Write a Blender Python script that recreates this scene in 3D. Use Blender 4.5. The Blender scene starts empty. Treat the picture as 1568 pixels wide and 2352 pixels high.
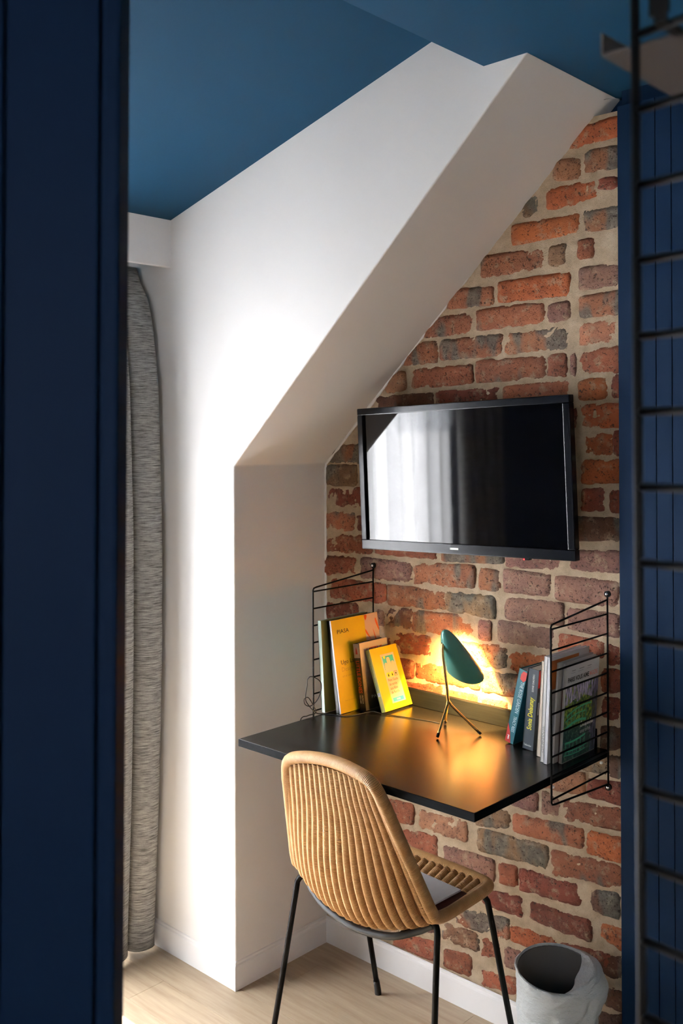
import bpy, bmesh, math, random
from mathutils import Vector, Matrix, noise
S = bpy.context.scene
COL = S.collection
random.seed(7)
PI = math.pi

# ---------------------------------------------------------------- camera, sky, exposure
cam_d = bpy.data.cameras.new('camera')
cam = bpy.data.objects.new('camera', cam_d)
COL.objects.link(cam)
cam.matrix_world = Matrix(((0.729165, 0.005850, 0.684313, 2.068902), (0.684327, -0.000506, -0.729176, -2.135330), (-0.003920, 0.999983, -0.004372, 1.520000), (0, 0, 0, 1)))
cam_d.sensor_fit = 'HORIZONTAL'
cam_d.sensor_width = 24.0
cam_d.lens = 34.586925
cam_d.shift_y = -0.118366
cam_d.clip_start = 0.02
cam_d.dof.use_dof = True
cam_d.dof.focus_distance = 2.35
cam_d.dof.aperture_fstop = 7.5
S.camera = cam

world = bpy.data.worlds.new('overcast_sky')
S.world = world
world.use_nodes = True
bg = world.node_tree.nodes['Background']
bg.inputs['Color'].default_value = (0.965, 0.975, 1.0, 1)
bg.inputs['Strength'].default_value = 17.0

sun_d = bpy.data.lights.new('sun', 'SUN')
sun_d.energy = 30.0; sun_d.angle = math.radians(0.6); sun_d.color = (1.0, 0.95, 0.88)
sun = bpy.data.objects.new('sun', sun_d); COL.objects.link(sun)
sun.rotation_euler = Vector((0.58, 0.0, -0.78)).to_track_quat('-Z', 'Y').to_euler()
sun.location = (-4.0, -1.0, 5.0)

S.view_settings.view_transform = 'Standard'
S.view_settings.look = 'None'
S.view_settings.exposure = 0.68
S.view_settings.gamma = 1.0
S.view_settings.use_curve_mapping = False

# ---------------------------------------------------------------- helpers
def srgb(r, g, b):
    f = lambda c: (c / 255 / 12.92) if c / 255 <= 0.04045 else ((c / 255 + 0.055) / 1.055) ** 2.4
    return (f(r), f(g), f(b), 1.0)

class NT:
    def __init__(s, name):
        s.m = bpy.data.materials.new(name); s.m.use_nodes = True
        s.t = s.m.node_tree; s.b = s.t.nodes['Principled BSDF']
    def n(s, typ, **kw):
        nd = s.t.nodes.new(typ)
        for k, v in kw.items():
            if k in nd.inputs.keys() if isinstance(k, str) else False: nd.inputs[k].default_value = v
            else: setattr(nd, k, v)
        return nd
    def l(s, a, b): s.t.links.new(a, b)
    def coords(s, kind='Object', scale=(1, 1, 1)):
        tc = s.n('ShaderNodeTexCoord'); mp = s.n('ShaderNodeMapping')
        mp.inputs['Scale'].default_value = scale
        s.l(tc.outputs[kind], mp.inputs['Vector'])
        return mp.outputs['Vector']
    def noise(s, vec, scale, detail=4, rough=0.55):
        nd = s.n('ShaderNodeTexNoise'); nd.inputs['Scale'].default_value = scale
        nd.inputs['Detail'].default_value = detail; nd.inputs['Roughness'].default_value = rough
        s.l(vec, nd.inputs['Vector']); return nd.outputs['Fac']
    def ramp(s, fac, stops):
        nd = s.n('ShaderNodeValToRGB'); e = nd.color_ramp.elements
        while len(e) < len(stops): e.new(0.5)
        for el, (p, c) in zip(e, stops):
            el.position = p; el.color = c if len(c) == 4 else (*c, 1)
        s.l(fac, nd.inputs['Fac']); return nd.outputs['Color']
    def mix(s, fac, a, b, blend='MIX'):
        nd = s.n('ShaderNodeMix'); nd.data_type = 'RGBA'; nd.blend_type = blend
        for sock, v in ((nd.inputs[0], fac), (nd.inputs[6], a), (nd.inputs[7], b)):
            if hasattr(v, 'is_output'): s.l(v, sock)
            else: sock.default_value = v
        return nd.outputs[2]
    def bump(s, h, strength=0.3, dist=0.002):
        nd = s.n('ShaderNodeBump'); nd.inputs['Strength'].default_value = strength
        nd.inputs['Distance'].default_value = dist
        s.l(h, nd.inputs['Height']); s.l(nd.outputs['Normal'], s.b.inputs['Normal'])
    def math(s, op, a, b=0.0):
        nd = s.n('ShaderNodeMath'); nd.operation = op
        for sock, v in ((nd.inputs[0], a), (nd.inputs[1], b)):
            if hasattr(v, 'is_output'): s.l(v, sock)
            else: sock.default_value = v
        return nd.outputs[0]

def plain(name, col, rough=0.5, metal=0.0, spec=0.5, bump=0.0, bscale=200, var=0.0):
    m = NT(name)
    m.b.inputs['Base Color'].default_value = col
    m.b.inputs['Roughness'].default_value = rough
    m.b.inputs['Metallic'].default_value = metal
    m.b.inputs['Specular IOR Level'].default_value = spec
    if bump or var:
        v = m.coords(); f = m.noise(v, bscale, 3)
        if bump: m.bump(f, bump, 0.001)
        if var:
            g = m.noise(v, bscale * 0.12, 4)
            d = tuple(c * (1 - var) for c in col[:3]) + (1,); l = tuple(min(1, c * (1 + var)) for c in col[:3]) + (1,)
            m.l(m.ramp(g, [(0.3, d), (0.7, l)]), m.b.inputs['Base Color'])
    return m.m

def link(name, me, mat=None, parent=None):
    o = bpy.data.objects.new(name, me); COL.objects.link(o)
    if mat is not None:
        for m in (mat if isinstance(mat, (list, tuple)) else [mat]): me.materials.append(m)
    if parent is not None: o.parent = parent
    return o
def obj(name, bm, mat=None, parent=None, smooth=False):
    me = bpy.data.meshes.new(name); bm.to_mesh(me); bm.free()
    if smooth:
        for p in me.polygons: p.use_smooth = True
    return link(name, me, mat, parent)
def tag(o, label=None, cat=None, group=None, kind=None):
    if label: o['label'] = label
    if cat: o['category'] = cat
    if group: o['group'] = group
    if kind: o['kind'] = kind
    return o
def thing(name, label, cat, loc=(0, 0, 0), group=None, M=None):
    o = bpy.data.objects.new(name, None); COL.objects.link(o)
    o.empty_display_size = 0.05
    if M is not None: o.matrix_world = M
    else: o.location = loc
    return tag(o, label, cat, group)
def box(bm, a, b, bev=0.0):
    r = bmesh.ops.create_cube(bm, size=1.0)
    for v in r['verts']:
        v.co = Vector([(a[i] + b[i]) / 2 + v.co[i] * (b[i] - a[i]) for i in range(3)])
    if bev:
        es = list({e for v in r['verts'] for e in v.link_edges})
        bmesh.ops.bevel(bm, geom=es, offset=bev, segments=2, affect='EDGES', profile=0.6)
    return bm
def boxo(name, a, b, mat, parent=None, bev=0.0):
    return obj(name, box(bmesh.new(), a, b, bev), mat, parent)
def prism(bm, poly, axis, lo, hi):
    """extrude a 2D polygon along an axis (0,1,2); poly gives the other two coordinates"""
    def p3(p, t):
        return {0: (t, p[0], p[1]), 1: (p[0], t, p[1]), 2: (p[0], p[1], t)}[axis]
    a = [bm.verts.new(p3(p, lo)) for p in poly]; b = [bm.verts.new(p3(p, hi)) for p in poly]
    n = len(poly)
    for i in range(n): bm.faces.new((a[i], a[(i + 1) % n], b[(i + 1) % n], b[i]))
    bm.faces.new(a[::-1]); bm.faces.new(b)
    bmesh.ops.recalc_face_normals(bm, faces=bm.faces)
    return bm
def smoothpath(pts, n=6, closed=False):
    pts = [Vector(p) for p in pts]; out = []; N = len(pts)
    rng = range(N if closed else N - 1)
    for i in rng:
        g = lambda k: pts[k % N] if closed else pts[max(0, min(N - 1, k))]
        p0, p1, p2, p3 = g(i - 1), g(i), g(i + 1), g(i + 2)
        for k in range(n):
            t = k / n
            out.append(0.5 * ((2 * p1) + (p2 - p0) * t + (2 * p0 - 5 * p1 + 4 * p2 - p3) * t * t + (3 * p1 - p0 - 3 * p2 + p3) * t ** 3))
    if not closed: out.append(pts[-1])
    return out
def tube(bm, pts, r, seg=8, closed=False, caps=True):
    """tube along pts with UV (u round, v metres along); r is a number or a list"""
    uv = bm.loops.layers.uv.verify()
    pts = [Vector(p) for p in pts]; N = len(pts)
    R = r if isinstance(r, (list, tuple)) else [r] * N
    T = []
    for i in range(N):
        a = pts[(i - 1) % N] if closed or i > 0 else pts[0]
        b = pts[(i + 1) % N] if closed or i < N - 1 else pts[-1]
        T.append((b - a).normalized())
    up = Vector((0, 0, 1)) if abs(T[0].z) < 0.9 else Vector((1, 0, 0))
    nrm = (up - T[0] * up.dot(T[0])).normalized()
    rings = []; L = [0.0]
    for i in range(N):
        if i:
            nrm = (nrm - T[i] * nrm.dot(T[i])).normalized(); L.append(L[-1] + (pts[i] - pts[i - 1]).length)
        bi = T[i].cross(nrm)
        rings.append([bm.verts.new(pts[i] + (nrm * math.cos(2 * PI * k / seg) + bi * math.sin(2 * PI * k / seg)) * R[i]) for k in range(seg)])
    for i in range(N if closed else N - 1):
        j = (i + 1) % N
        Lj = L[j] if j else L[-1] + (pts[0] - pts[-1]).length
        for k in range(seg):
            f = bm.faces.new((rings[i][k], rings[i][(k + 1) % seg], rings[j][(k + 1) % seg], rings[j][k])); f.smooth = True
            for lp, c in zip(f.loops, ((k / seg, L[i]), ((k + 1) / seg, L[i]), ((k + 1) / seg, Lj), (k / seg, Lj))): lp[uv].uv = c
    if caps and not closed:
        bm.faces.new(rings[0][::-1]); bm.faces.new(rings[-1])
    return bm
def tubeo(name, pts, r, mat, parent=None, seg=8, closed=False):
    return obj(name, tube(bmesh.new(), pts, r, seg, closed), mat, parent)
def grid(bm, f, nu, nv, closed_u=False):
    uvl = bm.loops.layers.uv.verify()
    vs = [[bm.verts.new(f(i / nu, j / nv)) for j in range(nv + 1)] for i in range(nu if closed_u else nu + 1)]
    for i in range(nu):
        i2 = (i + 1) % nu if closed_u else i + 1
        for j in range(nv):
            fc = bm.faces.new((vs[i][j], vs[i2][j], vs[i2][j + 1], vs[i][j + 1])); fc.smooth = True
            for lp, c in zip(fc.loops, ((i, j), (i + 1, j), (i + 1, j + 1), (i, j + 1))): lp[uvl].uv = (c[0] / nu, c[1] / nv)
    return bm
def lathe(bm, prof, seg=32, c=(0, 0, 0)):
    rings = [[bm.verts.new((c[0] + r * math.cos(2 * PI * k / seg), c[1] + r * math.sin(2 * PI * k / seg), c[2] + z)) for k in range(seg)] for r, z in prof]
    for a, b in zip(rings, rings[1:]):
        for k in range(seg):
            f = bm.faces.new((a[k], a[(k + 1) % seg], b[(k + 1) % seg], b[k])); f.smooth = True
    return bm
def poly(bm, pts):
    bm.faces.new([bm.verts.new(p) for p in pts]); return bm

FONT_CACHE = {}
def text_mesh(txt, size, width=None, bold=0.0, shear=0.0, align='LEFT'):
    cu = bpy.data.curves.new('lettering', 'FONT'); cu.body = txt; cu.size = size; cu.resolution_u = 2
    cu.offset = bold; cu.shear = shear; cu.align_x = 'LEFT'
    o = bpy.data.objects.new('tmp', cu); COL.objects.link(o)
    dg = bpy.context.evaluated_depsgraph_get()
    me = bpy.data.meshes.new_from_object(o.evaluated_get(dg)); me.name = 'lettering'
    bpy.data.objects.remove(o); bpy.data.curves.remove(cu)
    xs = [v.co.x for v in me.vertices]
    if xs:
        w = max(xs) - min(xs); x0 = min(xs)
        k = width / w if width else 1.0
        for v in me.vertices: v.co.x = (v.co.x - x0) * k
        if align == 'CENTER':
            h = w * k / 2
            for v in me.vertices: v.co.x -= h
    return me
def text(parent, name, txt, size, o, ex, ey, mat, width=None, bold=0.0, shear=0.0, align='LEFT', label=None):
    """flat lettering on a face: o = start of the baseline, ex = reading direction, ey = up of the letters"""
    me = text_mesh(txt, size, width, bold, shear, align)
    o, ex, ey = Vector(o), Vector(ex).normalized(), Vector(ey).normalized()
    for v in me.vertices: v.co = o + ex * v.co.x + ey * v.co.y
    r = link(name, me, mat, parent)
    if label: r['label'] = label
    return r

# ---------------------------------------------------------------- materials
def m_wall(name, col, spec=0.35):
    m = NT(name); v = m.coords()
    a = m.noise(v, 3.0, 3); c = m.ramp(a, [(0.3, tuple(x * 0.97 for x in col[:3])), (0.7, col[:3])])
    m.l(c, m.b.inputs['Base Color']); m.b.inputs['Roughness'].default_value = 0.62
    m.b.inputs['Specular IOR Level'].default_value = spec
    m.bump(m.noise(v, 160, 3), 0.12, 0.001); return m.m
WHITE = m_wall('white_wall_paint', (0.80, 0.785, 0.77))
TRIMW = m_wall('white_trim_paint', (0.82, 0.81, 0.81))
CEILB = m_wall('blue_ceiling_paint', (0.0075, 0.046, 0.094), 0.12)
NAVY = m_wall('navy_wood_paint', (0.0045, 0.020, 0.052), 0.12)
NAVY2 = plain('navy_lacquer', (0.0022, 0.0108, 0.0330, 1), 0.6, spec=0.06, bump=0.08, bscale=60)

def m_brick():
    m = NT('old_brick'); v = m.coords(); oi = m.n('ShaderNodeObjectInfo')
    col = oi.outputs['Color']
    big = m.noise(v, 14, 3); mid = m.noise(v, 60, 5, 0.65); fine = m.noise(v, 320, 4, 0.7)
    c = m.mix(m.math('MULTIPLY', mid, 1.1), m.mix(1.0, col, (1.25, 1.2, 1.2, 1), 'MULTIPLY'), m.mix(1.0, col, (0.50, 0.42, 0.42, 1), 'MULTIPLY'))
    c = m.mix(m.ramp(big, [(0.42, (0, 0, 0)), (0.62, (0.6, 0.6, 0.6))]), c, m.mix(1.0, col, (1.25, 1.12, 1.0, 1), 'MULTIPLY'))
    # sandy mortar smears
    sm = m.ramp(m.noise(v, 34, 6, 0.7), [(0.53, (0, 0, 0)), (0.68, (0.75, 0.75, 0.75))])
    c = m.mix(sm, c, (0.42, 0.30, 0.19, 1))
    # burnt grey-green patches, as upright bands; how much is the object's alpha
    bv = m.coords(scale=(15, 1, 6)); band = m.noise(bv, 1.0, 2, 0.4)
    sub = m.math('SUBTRACT', 0.80, m.math('MULTIPLY', oi.outputs['Alpha'], 0.52))
    bm_ = m.math('MULTIPLY', m.math('SUBTRACT', band, sub), 14.0)
    bm_ = m.ramp(bm_, [(0.0, (0, 0, 0)), (1.0, (0.84, 0.84, 0.84))])
    grey = m.ramp(mid, [(0.3, (0.055, 0.053, 0.042)), (0.5, (0.13, 0.125, 0.10)), (0.7, (0.26, 0.235, 0.18))])
    c = m.mix(bm_, c, grey)
    # dark pits
    p1 = m.ramp(m.noise(v, 130, 3, 0.6), [(0.335, (1, 1, 1)), (0.385, (0, 0, 0))])
    p2 = m.ramp(m.noise(v, 300, 2, 0.5), [(0.33, (1, 1, 1)), (0.38, (0, 0, 0))])
    gate = m.ramp(m.noise(v, 30, 2), [(0.44, (0, 0, 0)), (0.56, (1, 1, 1))])
    pg = m.math('MAXIMUM', p1, m.math('MULTIPLY', p2, gate))
    c = m.mix(m.math('MULTIPLY', pg, 0.85), c, (0.035, 0.014, 0.010, 1))
    m.l(c, m.b.inputs['Base Color'])
    m.b.inputs['Roughness'].default_value = 0.72
    h = m.math('SUBTRACT', m.math('ADD', mid, m.math('MULTIPLY', fine, 0.6)), m.math('MULTIPLY', pg, 1.5))
    m.bump(h, 0.9, 0.005); return m.m
BRICK = m_brick()
def m_mortar():
    m = NT('sandy_mortar'); v = m.coords()
    a = m.noise(v, 26, 5, 0.6); b = m.noise(v, 420, 4, 0.75)
    c = m.ramp(a, [(0.28, (0.52, 0.385, 0.245)), (0.55, (0.70, 0.54, 0.37)), (0.75, (0.80, 0.65, 0.48))])
    c = m.mix(m.ramp(b, [(0.3, (0.75, 0.75, 0.75)), (0.42, (0, 0, 0))]), c, (0.17, 0.115, 0.07, 1))
    m.l(c, m.b.inputs['Base Color']); m.b.inputs['Roughness'].default_value = 0.9
    m.b.inputs['Specular IOR Level'].default_value = 0.15
    m.bump(m.math('ADD', m.math('MULTIPLY', a, 1.4), b), 1.0, 0.006); return m.m
MORTAR = m_mortar()
def m_floor():
    m = NT('pale_oak_plank'); oi = m.n('ShaderNodeObjectInfo')
    v = m.coords(scale=(2.2, 26, 26)); a = m.noise(v, 2.2, 6, 0.6)
    v2 = m.coords(scale=(5, 140, 140)); b = m.noise(v2, 1.5, 3)
    c = m.ramp(a, [(0.25, (0.33, 0.24, 0.155)), (0.5, (0.43, 0.335, 0.23)), (0.75, (0.51, 0.415, 0.295))])
    c = m.mix(m.math('MULTIPLY', b, 0.28), c, (0.27, 0.19, 0.12, 1))
    k = m.math('ADD', 0.96, m.math('MULTIPLY', oi.outputs['Random'], 0.08))
    hs = m.n('ShaderNodeHueSaturation'); m.l(k, hs.inputs['Value']); m.l(c, hs.inputs['Color'])
    m.l(hs.outputs['Color'], m.b.inputs['Base Color']); m.b.inputs['Roughness'].default_value = 0.42
    m.bump(b, 0.08, 0.001); return m.m
FLOORM = m_floor()
def m_rattan(name, c1, c2, period):
    m = NT(name); tc = m.n('ShaderNodeTexCoord'); sp = m.n('ShaderNodeSeparateXYZ'); m.l(tc.outputs['UV'], sp.inputs[0])
    ph = m.math('ADD', m.math('MULTIPLY', sp.outputs['Y'], 2 * PI / period), m.math('MULTIPLY', sp.outputs['X'], 2 * PI))
    w = m.math('ABSOLUTE', m.math('SINE', m.math('MULTIPLY', ph, 0.5)))
    v = m.coords(); n1 = m.noise(v, 30, 3); n2 = m.noise(v, 260, 2)
    base = m.ramp(n1, [(0.3, c1), (0.7, c2)])
    base = m.mix(m.math('MULTIPLY', n2, 0.35), base, (*[x * 0.62 for x in c1], 1))
    c = m.mix(m.ramp(w, [(0.10, (0.85, 0.85, 0.85)), (0.42, (0, 0, 0))]), base, (*[x * 0.28 for x in c1], 1))
    m.l(c, m.b.inputs['Base Color']); m.b.inputs['Roughness'].default_value = 0.42
    m.b.inputs['Specular IOR Level'].default_value = 0.4
    m.bump(w, 0.9, 0.0016); return m.m
RATTAN = m_rattan('rattan_wrap', (0.62, 0.315, 0.110), (0.80, 0.47, 0.20), 0.0038)
RIMM = m_rattan('rattan_rim_wrap', (0.66, 0.335, 0.115), (0.82, 0.49, 0.215), 0.0030)
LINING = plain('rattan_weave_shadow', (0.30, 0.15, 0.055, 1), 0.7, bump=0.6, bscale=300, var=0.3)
BLACKM = plain('black_powder_coat', (0.004, 0.004, 0.0045, 1), 0.5, spec=0.15, bump=0.05, bscale=500)
DARKBAR = plain('scuffed_grey_metal', (0.045, 0.050, 0.052, 1), 0.42, metal=0.3, bump=0.2, bscale=90, var=0.4)
BRASS = plain('brass', (0.62, 0.39, 0.13, 1), 0.22, metal=1.0)
CHROME = plain('bright_steel', (0.72, 0.73, 0.74, 1), 0.22, metal=1.0)
RUBBER = plain('black_rubber', (0.012, 0.012, 0.012, 1), 0.6)
CORDM = plain('black_cord', (0.010, 0.010, 0.011, 1), 0.45)
GREEN = plain('teal_green_enamel', (0.095, 0.30, 0.25, 1), 0.26, bump=0.03, bscale=300)
SHADEIN = plain('white_enamel', (0.85, 0.80, 0.70, 1), 0.5)
def m_desk():
    m = NT('black_laminate'); v = m.coords()
    m.b.inputs['Base Color'].default_value = (0.008, 0.0072, 0.007, 1)
    m.b.inputs['Roughness'].default_value = 0.27
    m.b.inputs['Specular IOR Level'].default_value = 0.72
    return m.m
DESK = m_desk()
def m_edge():
    m = NT('black_stained_edge'); v = m.coords(scale=(3, 3, 160)); a = m.noise(v, 3, 4)
    m.l(m.ramp(a, [(0.35, (0.0025, 0.0032, 0.0040)), (0.7, (0.007, 0.0085, 0.0105))]), m.b.inputs['Base Color'])
    m.b.inputs['Roughness'].default_value = 0.7; m.b.inputs['Specular IOR Level'].default_value = 0.06; m.bump(a, 0.2, 0.001); return m.m
DESKEDGE = m_edge()
TVF = plain('tv_frame_plastic', (0.004, 0.005, 0.008, 1), 0.2, spec=0.3, bump=0.02, bscale=600)
TVS = plain('tv_glass', (0.002, 0.002, 0.003, 1), 0.045, spec=0.55)
PAPER = plain('page_paper', (0.74, 0.71, 0.66, 1), 0.8, bump=0.3, bscale=500)
def em(name, col, s):
    m = NT(name); m.b.inputs['Emission Color'].default_value = col; m.b.inputs['Emission Strength'].default_value = s
    m.b.inputs['Base Color'].default_value = col; return m.m
BULB = em('warm_bulb', (1.0, 0.50, 0.17, 1), 25.0)
LED = em('red_led', (1.0, 0.02, 0.02, 1), 3.0)
def m_linen():
    m = NT('grey_linen'); v = m.coords(scale=(26, 26, 520)); v2 = m.coords(scale=(500, 500, 60))
    a = m.noise(v, 1.0, 4, 0.7); b = m.noise(v2, 1.0, 2)
    c = m.ramp(a, [(0.34, (0.07, 0.07, 0.066)), (0.5, (0.34, 0.335, 0.32)), (0.66, (0.58, 0.57, 0.54))])
    c = m.mix(m.math('MULTIPLY', b, 0.35), c, (0.13, 0.125, 0.12, 1))
    m.l(c, m.b.inputs['Base Color']); m.b.inputs['Roughness'].default_value = 0.95
    m.b.inputs['Specular IOR Level'].default_value = 0.1
    m.bump(m.math('ADD', a, b), 0.5, 0.0015); return m.m
LINEN = m_linen()
def m_sheer():
    m = NT('sheer_voile'); nt = m.t; out = nt.nodes['Material Output']
    tr = m.n('ShaderNodeBsdfTransparent'); tl = m.n('ShaderNodeBsdfTranslucent'); tl.inputs['Color'].default_value = (0.9, 0.92, 0.95, 1)
    mx = m.n('ShaderNodeMixShader'); v = m.coords(scale=(1, 900, 900)); a = m.noise(v, 1, 2)
    mr = m.n('ShaderNodeMapRange'); m.l(a, mr.inputs[0]); mr.inputs[3].default_value = 0.18; mr.inputs[4].default_value = 0.42
    m.l(mr.outputs[0], mx.inputs[0]); m.l(tr.outputs[0], mx.inputs[1]); m.l(tl.outputs[0], mx.inputs[2])
    m.l(mx.outputs[0], out.inputs['Surface']); return m.m
SHEER = m_sheer()
def m_glass():
    m = NT('window_glass'); out = m.t.nodes['Material Output']
    tr = m.n('ShaderNodeBsdfTransparent'); gl = m.n('ShaderNodeBsdfGlossy'); gl.inputs['Roughness'].default_value = 0.02
    mx = m.n('ShaderNodeMixShader'); mx.inputs[0].default_value = 0.06
    m.l(tr.outputs[0], mx.inputs[1]); m.l(gl.outputs[0], mx.inputs[2]); m.l(mx.outputs[0], out.inputs['Surface']); return m.m
GLASS = m_glass()
def m_liner():
    m = NT('white_bin_liner'); v = m.coords(); a = m.noise(m.coords(scale=(1, 1, 2.2)), 30, 5, 0.65)
    m.b.inputs['Base Color'].default_value = (0.60, 0.655, 0.68, 1); m.b.inputs['Roughness'].default_value = 0.33
    m.b.inputs['Transmission Weight'].default_value = 0.0
    m.bump(a, 0.8, 0.012); return m.m
LINER = m_liner()
BINM = plain('grey_bin_plastic', (0.10, 0.10, 0.10, 1), 0.5)
INNER = plain('shaded_liner_inside', (0.15, 0.145, 0.14, 1), 0.5, bump=0.3, bscale=25)  # inside of the white bag: grey holds its shade and the dark bin behind
INK = plain('black_ink', (0.02, 0.018, 0.016, 1), 0.6)
INKRED = plain('red_ink', (0.55, 0.03, 0.02, 1), 0.5)
INKPINK = plain('coral_ink', (0.85, 0.30, 0.26, 1), 0.6)
INKORANGE = plain('orange_ink', (0.85, 0.16, 0.02, 1), 0.6)
INKWHITE = plain('white_ink', (0.80, 0.80, 0.78, 1), 0.6)
INKYEL = plain('yellow_ink', (0.80, 0.72, 0.04, 1), 0.5)
INKTEAL = plain('teal_ink', (0.02, 0.30, 0.44, 1), 0.5)
INKPALE = plain('pale_blue_ink', (0.55, 0.72, 0.76, 1), 0.5)
INKGREY = plain('grey_ink', (0.25, 0.25, 0.25, 1), 0.5)
INKBLUE = plain('blue_ink', (0.10, 0.14, 0.42, 1), 0.5)
INKFAINT = plain('faint_ochre_ink', (0.62, 0.36, 0.03, 1), 0.5)
PINK = plain('pale_pink_print', (0.80, 0.56, 0.45, 1), 0.6)

# ---------------------------------------------------------------- the room
def struct(o, label): return tag(o, label, None, None, 'structure')
D = -0.3639                 # plane of the white front wall
ZS, SL = 1.4375, 0.944      # knee of the sloping recess side: z = ZS + SL * x
ROOMX, ROOMY, HC = 3.0, -3.7, 2.322
def ceil_z(x): return 2.156 + 0.265 * (x + 0.283)

fl = struct(boxo('floor', (-0.62, ROOMY, -0.06), (ROOMX, 0.06, -0.014), plain('floor_underlay', (0.05, 0.04, 0.03, 1), 0.9)), 'pale oak plank floor of the room')
yy = -0.0; row = 0
pw, pl = 0.118, 1.15
protos = {}
while yy > ROOMY + 0.02:
    x = -0.6 - (row * 0.47) % pl; 
    while x < ROOMX:
        a, b = max(x, -0.6), min(x + pl, ROOMX - 0.01)
        if b - a > 0.03:
            boxo('plank', (a + 0.0003, yy - pw + 0.0003, -0.013), (b - 0.0003, yy - 0.0003, 0.0), FLOORM, fl, 0.0006)
        x += pl
    yy -= pw; row += 1

wl = struct(obj('wall_left', prism(bmesh.new(), [(-0.62, -0.05), (0, -0.05), (0, ZS), (0.9445, 2.3232), (0.9445, 2.75), (-0.62, 2.75)], 1, D, 0.12), WHITE),
            'white plastered wall with a recess side that slopes up to the ceiling')
bv = wl.modifiers.new('soft_corner', 'BEVEL'); bv.width = 0.004; bv.segments = 3; bv.limit_method = 'ANGLE'

# ceiling: sloping blue part on the left, lower flat part on the right
bm = bmesh.new()
xk = 0.8345
prism(bm, [(-0.62, ceil_z(-0.62)), (xk, ceil_z(xk)), (xk, HC), (ROOMX, HC), (ROOMX, 2.8), (-0.62, 2.8)], 1, ROOMY, D + 0.0)
prism(bm, [(0.9445, HC), (ROOMX, HC), (ROOMX, 2.8), (0.9445, 2.8)], 1, D, 0.12)
struct(obj('ceiling', bm, CEILB), 'blue painted ceiling with a lower flat section on the right')

# window wall on the far left, one tall opening
WX = -0.52; WY0, WY1, WZ0, WZ1 = -1.46, -0.56, 0.10, 1.78
bm = bmesh.new()
box(bm, (WX - 0.1, ROOMY, -0.05), (WX, WY0, 2.8)); box(bm, (WX - 0.1, WY1, -0.05), (WX, D + 0.001, 2.8))
box(bm, (WX - 0.1, WY0, WZ1), (WX, WY1, 2.8)); box(bm, (WX - 0.1, WY0, -0.05), (WX, WY1, WZ0))
struct(obj('wall_window_side', bm, NAVY), 'navy wall with the tall window behind the curtains')
w = struct(bpy.data.objects.new('window_1', None), 'tall white framed window behind the sheer curtains'); COL.objects.link(w)
ym = (WY0 + WY1) / 2
for a, b in (((WY0, WZ0), (WY0 + 0.055, WZ1)), ((WY1 - 0.055, WZ0), (WY1, WZ1)), ((ym - 0.04, WZ0), (ym + 0.04, WZ1))):
    boxo('stile', (WX - 0.075, a[0], a[1]), (WX - 0.025, b[0], b[1]), TRIMW, w, 0.004)
for z in (WZ0, WZ1 - 0.055):
    boxo('rail', (WX - 0.075, WY0 + 0.055, z), (WX - 0.025, ym - 0.04, z + 0.055), TRIMW, w, 0.004)
    boxo('rail', (WX - 0.075, ym + 0.04, z), (WX - 0.025, WY1 - 0.055, z + 0.055), TRIMW, w, 0.004)
for a, b in ((WY0 + 0.055, ym - 0.04), (ym + 0.04, WY1 - 0.055)):
    boxo('pane', (WX - 0.054, a, WZ0 + 0.055), (WX - 0.048, b, WZ1 - 0.055), GLASS, w)
# white pelmet box above the curtains
bm = bmesh.new()
box(bm, (-0.300, -2.05, 2.018), (-0.2808, D + 0.002, 2.170), 0.0015)
struct(obj('trim_1', bm, TRIMW), 'white pelmet board above the grey curtain')

# brick wall: mortar bed, bricks are its parts
BX1 = 0.974
def mort(u, v):
    x = -0.02 + u * (BX1 + 0.02); z = -0.02 + v * 2.302
    p = Vector((x * 14, 3.1, z * 14)); q = Vector((x * 60, 1.7, z * 60))
    y = -0.0022 + 0.0020 * noise.noise(p) + 0.0014 * noise.noise(q) + 0.0015 * noise.noise(q * 2.9)
    if u > 0.999: x += 0.005 * noise.noise(Vector((z * 30, 0, 0)))
    return (x, y, z)
bm = grid(bmesh.new(), mort, 250, 560)
box(bm, (-0.02, 0.006, -0.02), (BX1, 0.12, 2.282))
wb = struct(obj('wall_back', bm, MORTAR), 'exposed brick wall of the recess in sandy mortar')

struct(boxo('gap_block', (-0.02, 0.045, 2.281), (0.976, 0.119, 2.3225), NAVY), 'navy block added for the dark gap between the top bricks and the blue ceiling')  # navy block added for the shade in the gap, keeps sky from leaking in
def caulk():
    pts = [(0.0015, -0.0035, 0.10 + 0.04 * i) for i in range(33)] + [(0.004, -0.0035, 1.432)]
    for i in range(24):
        t = i / 23; pts.append((0.008 + 0.908 * t, -0.0035, 1.4375 + 0.8735 * t))
    return pts
pp = smoothpath(caulk(), 5); rc = random.Random(3)
struct(tubeo('trim_3', pp, [0.0036 + 0.0026 * noise.noise(p * 40) + 0.0012 * rc.random() for p in pp], WHITE, None, 6), 'ragged white plaster line where the recess side meets the bricks')

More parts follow.
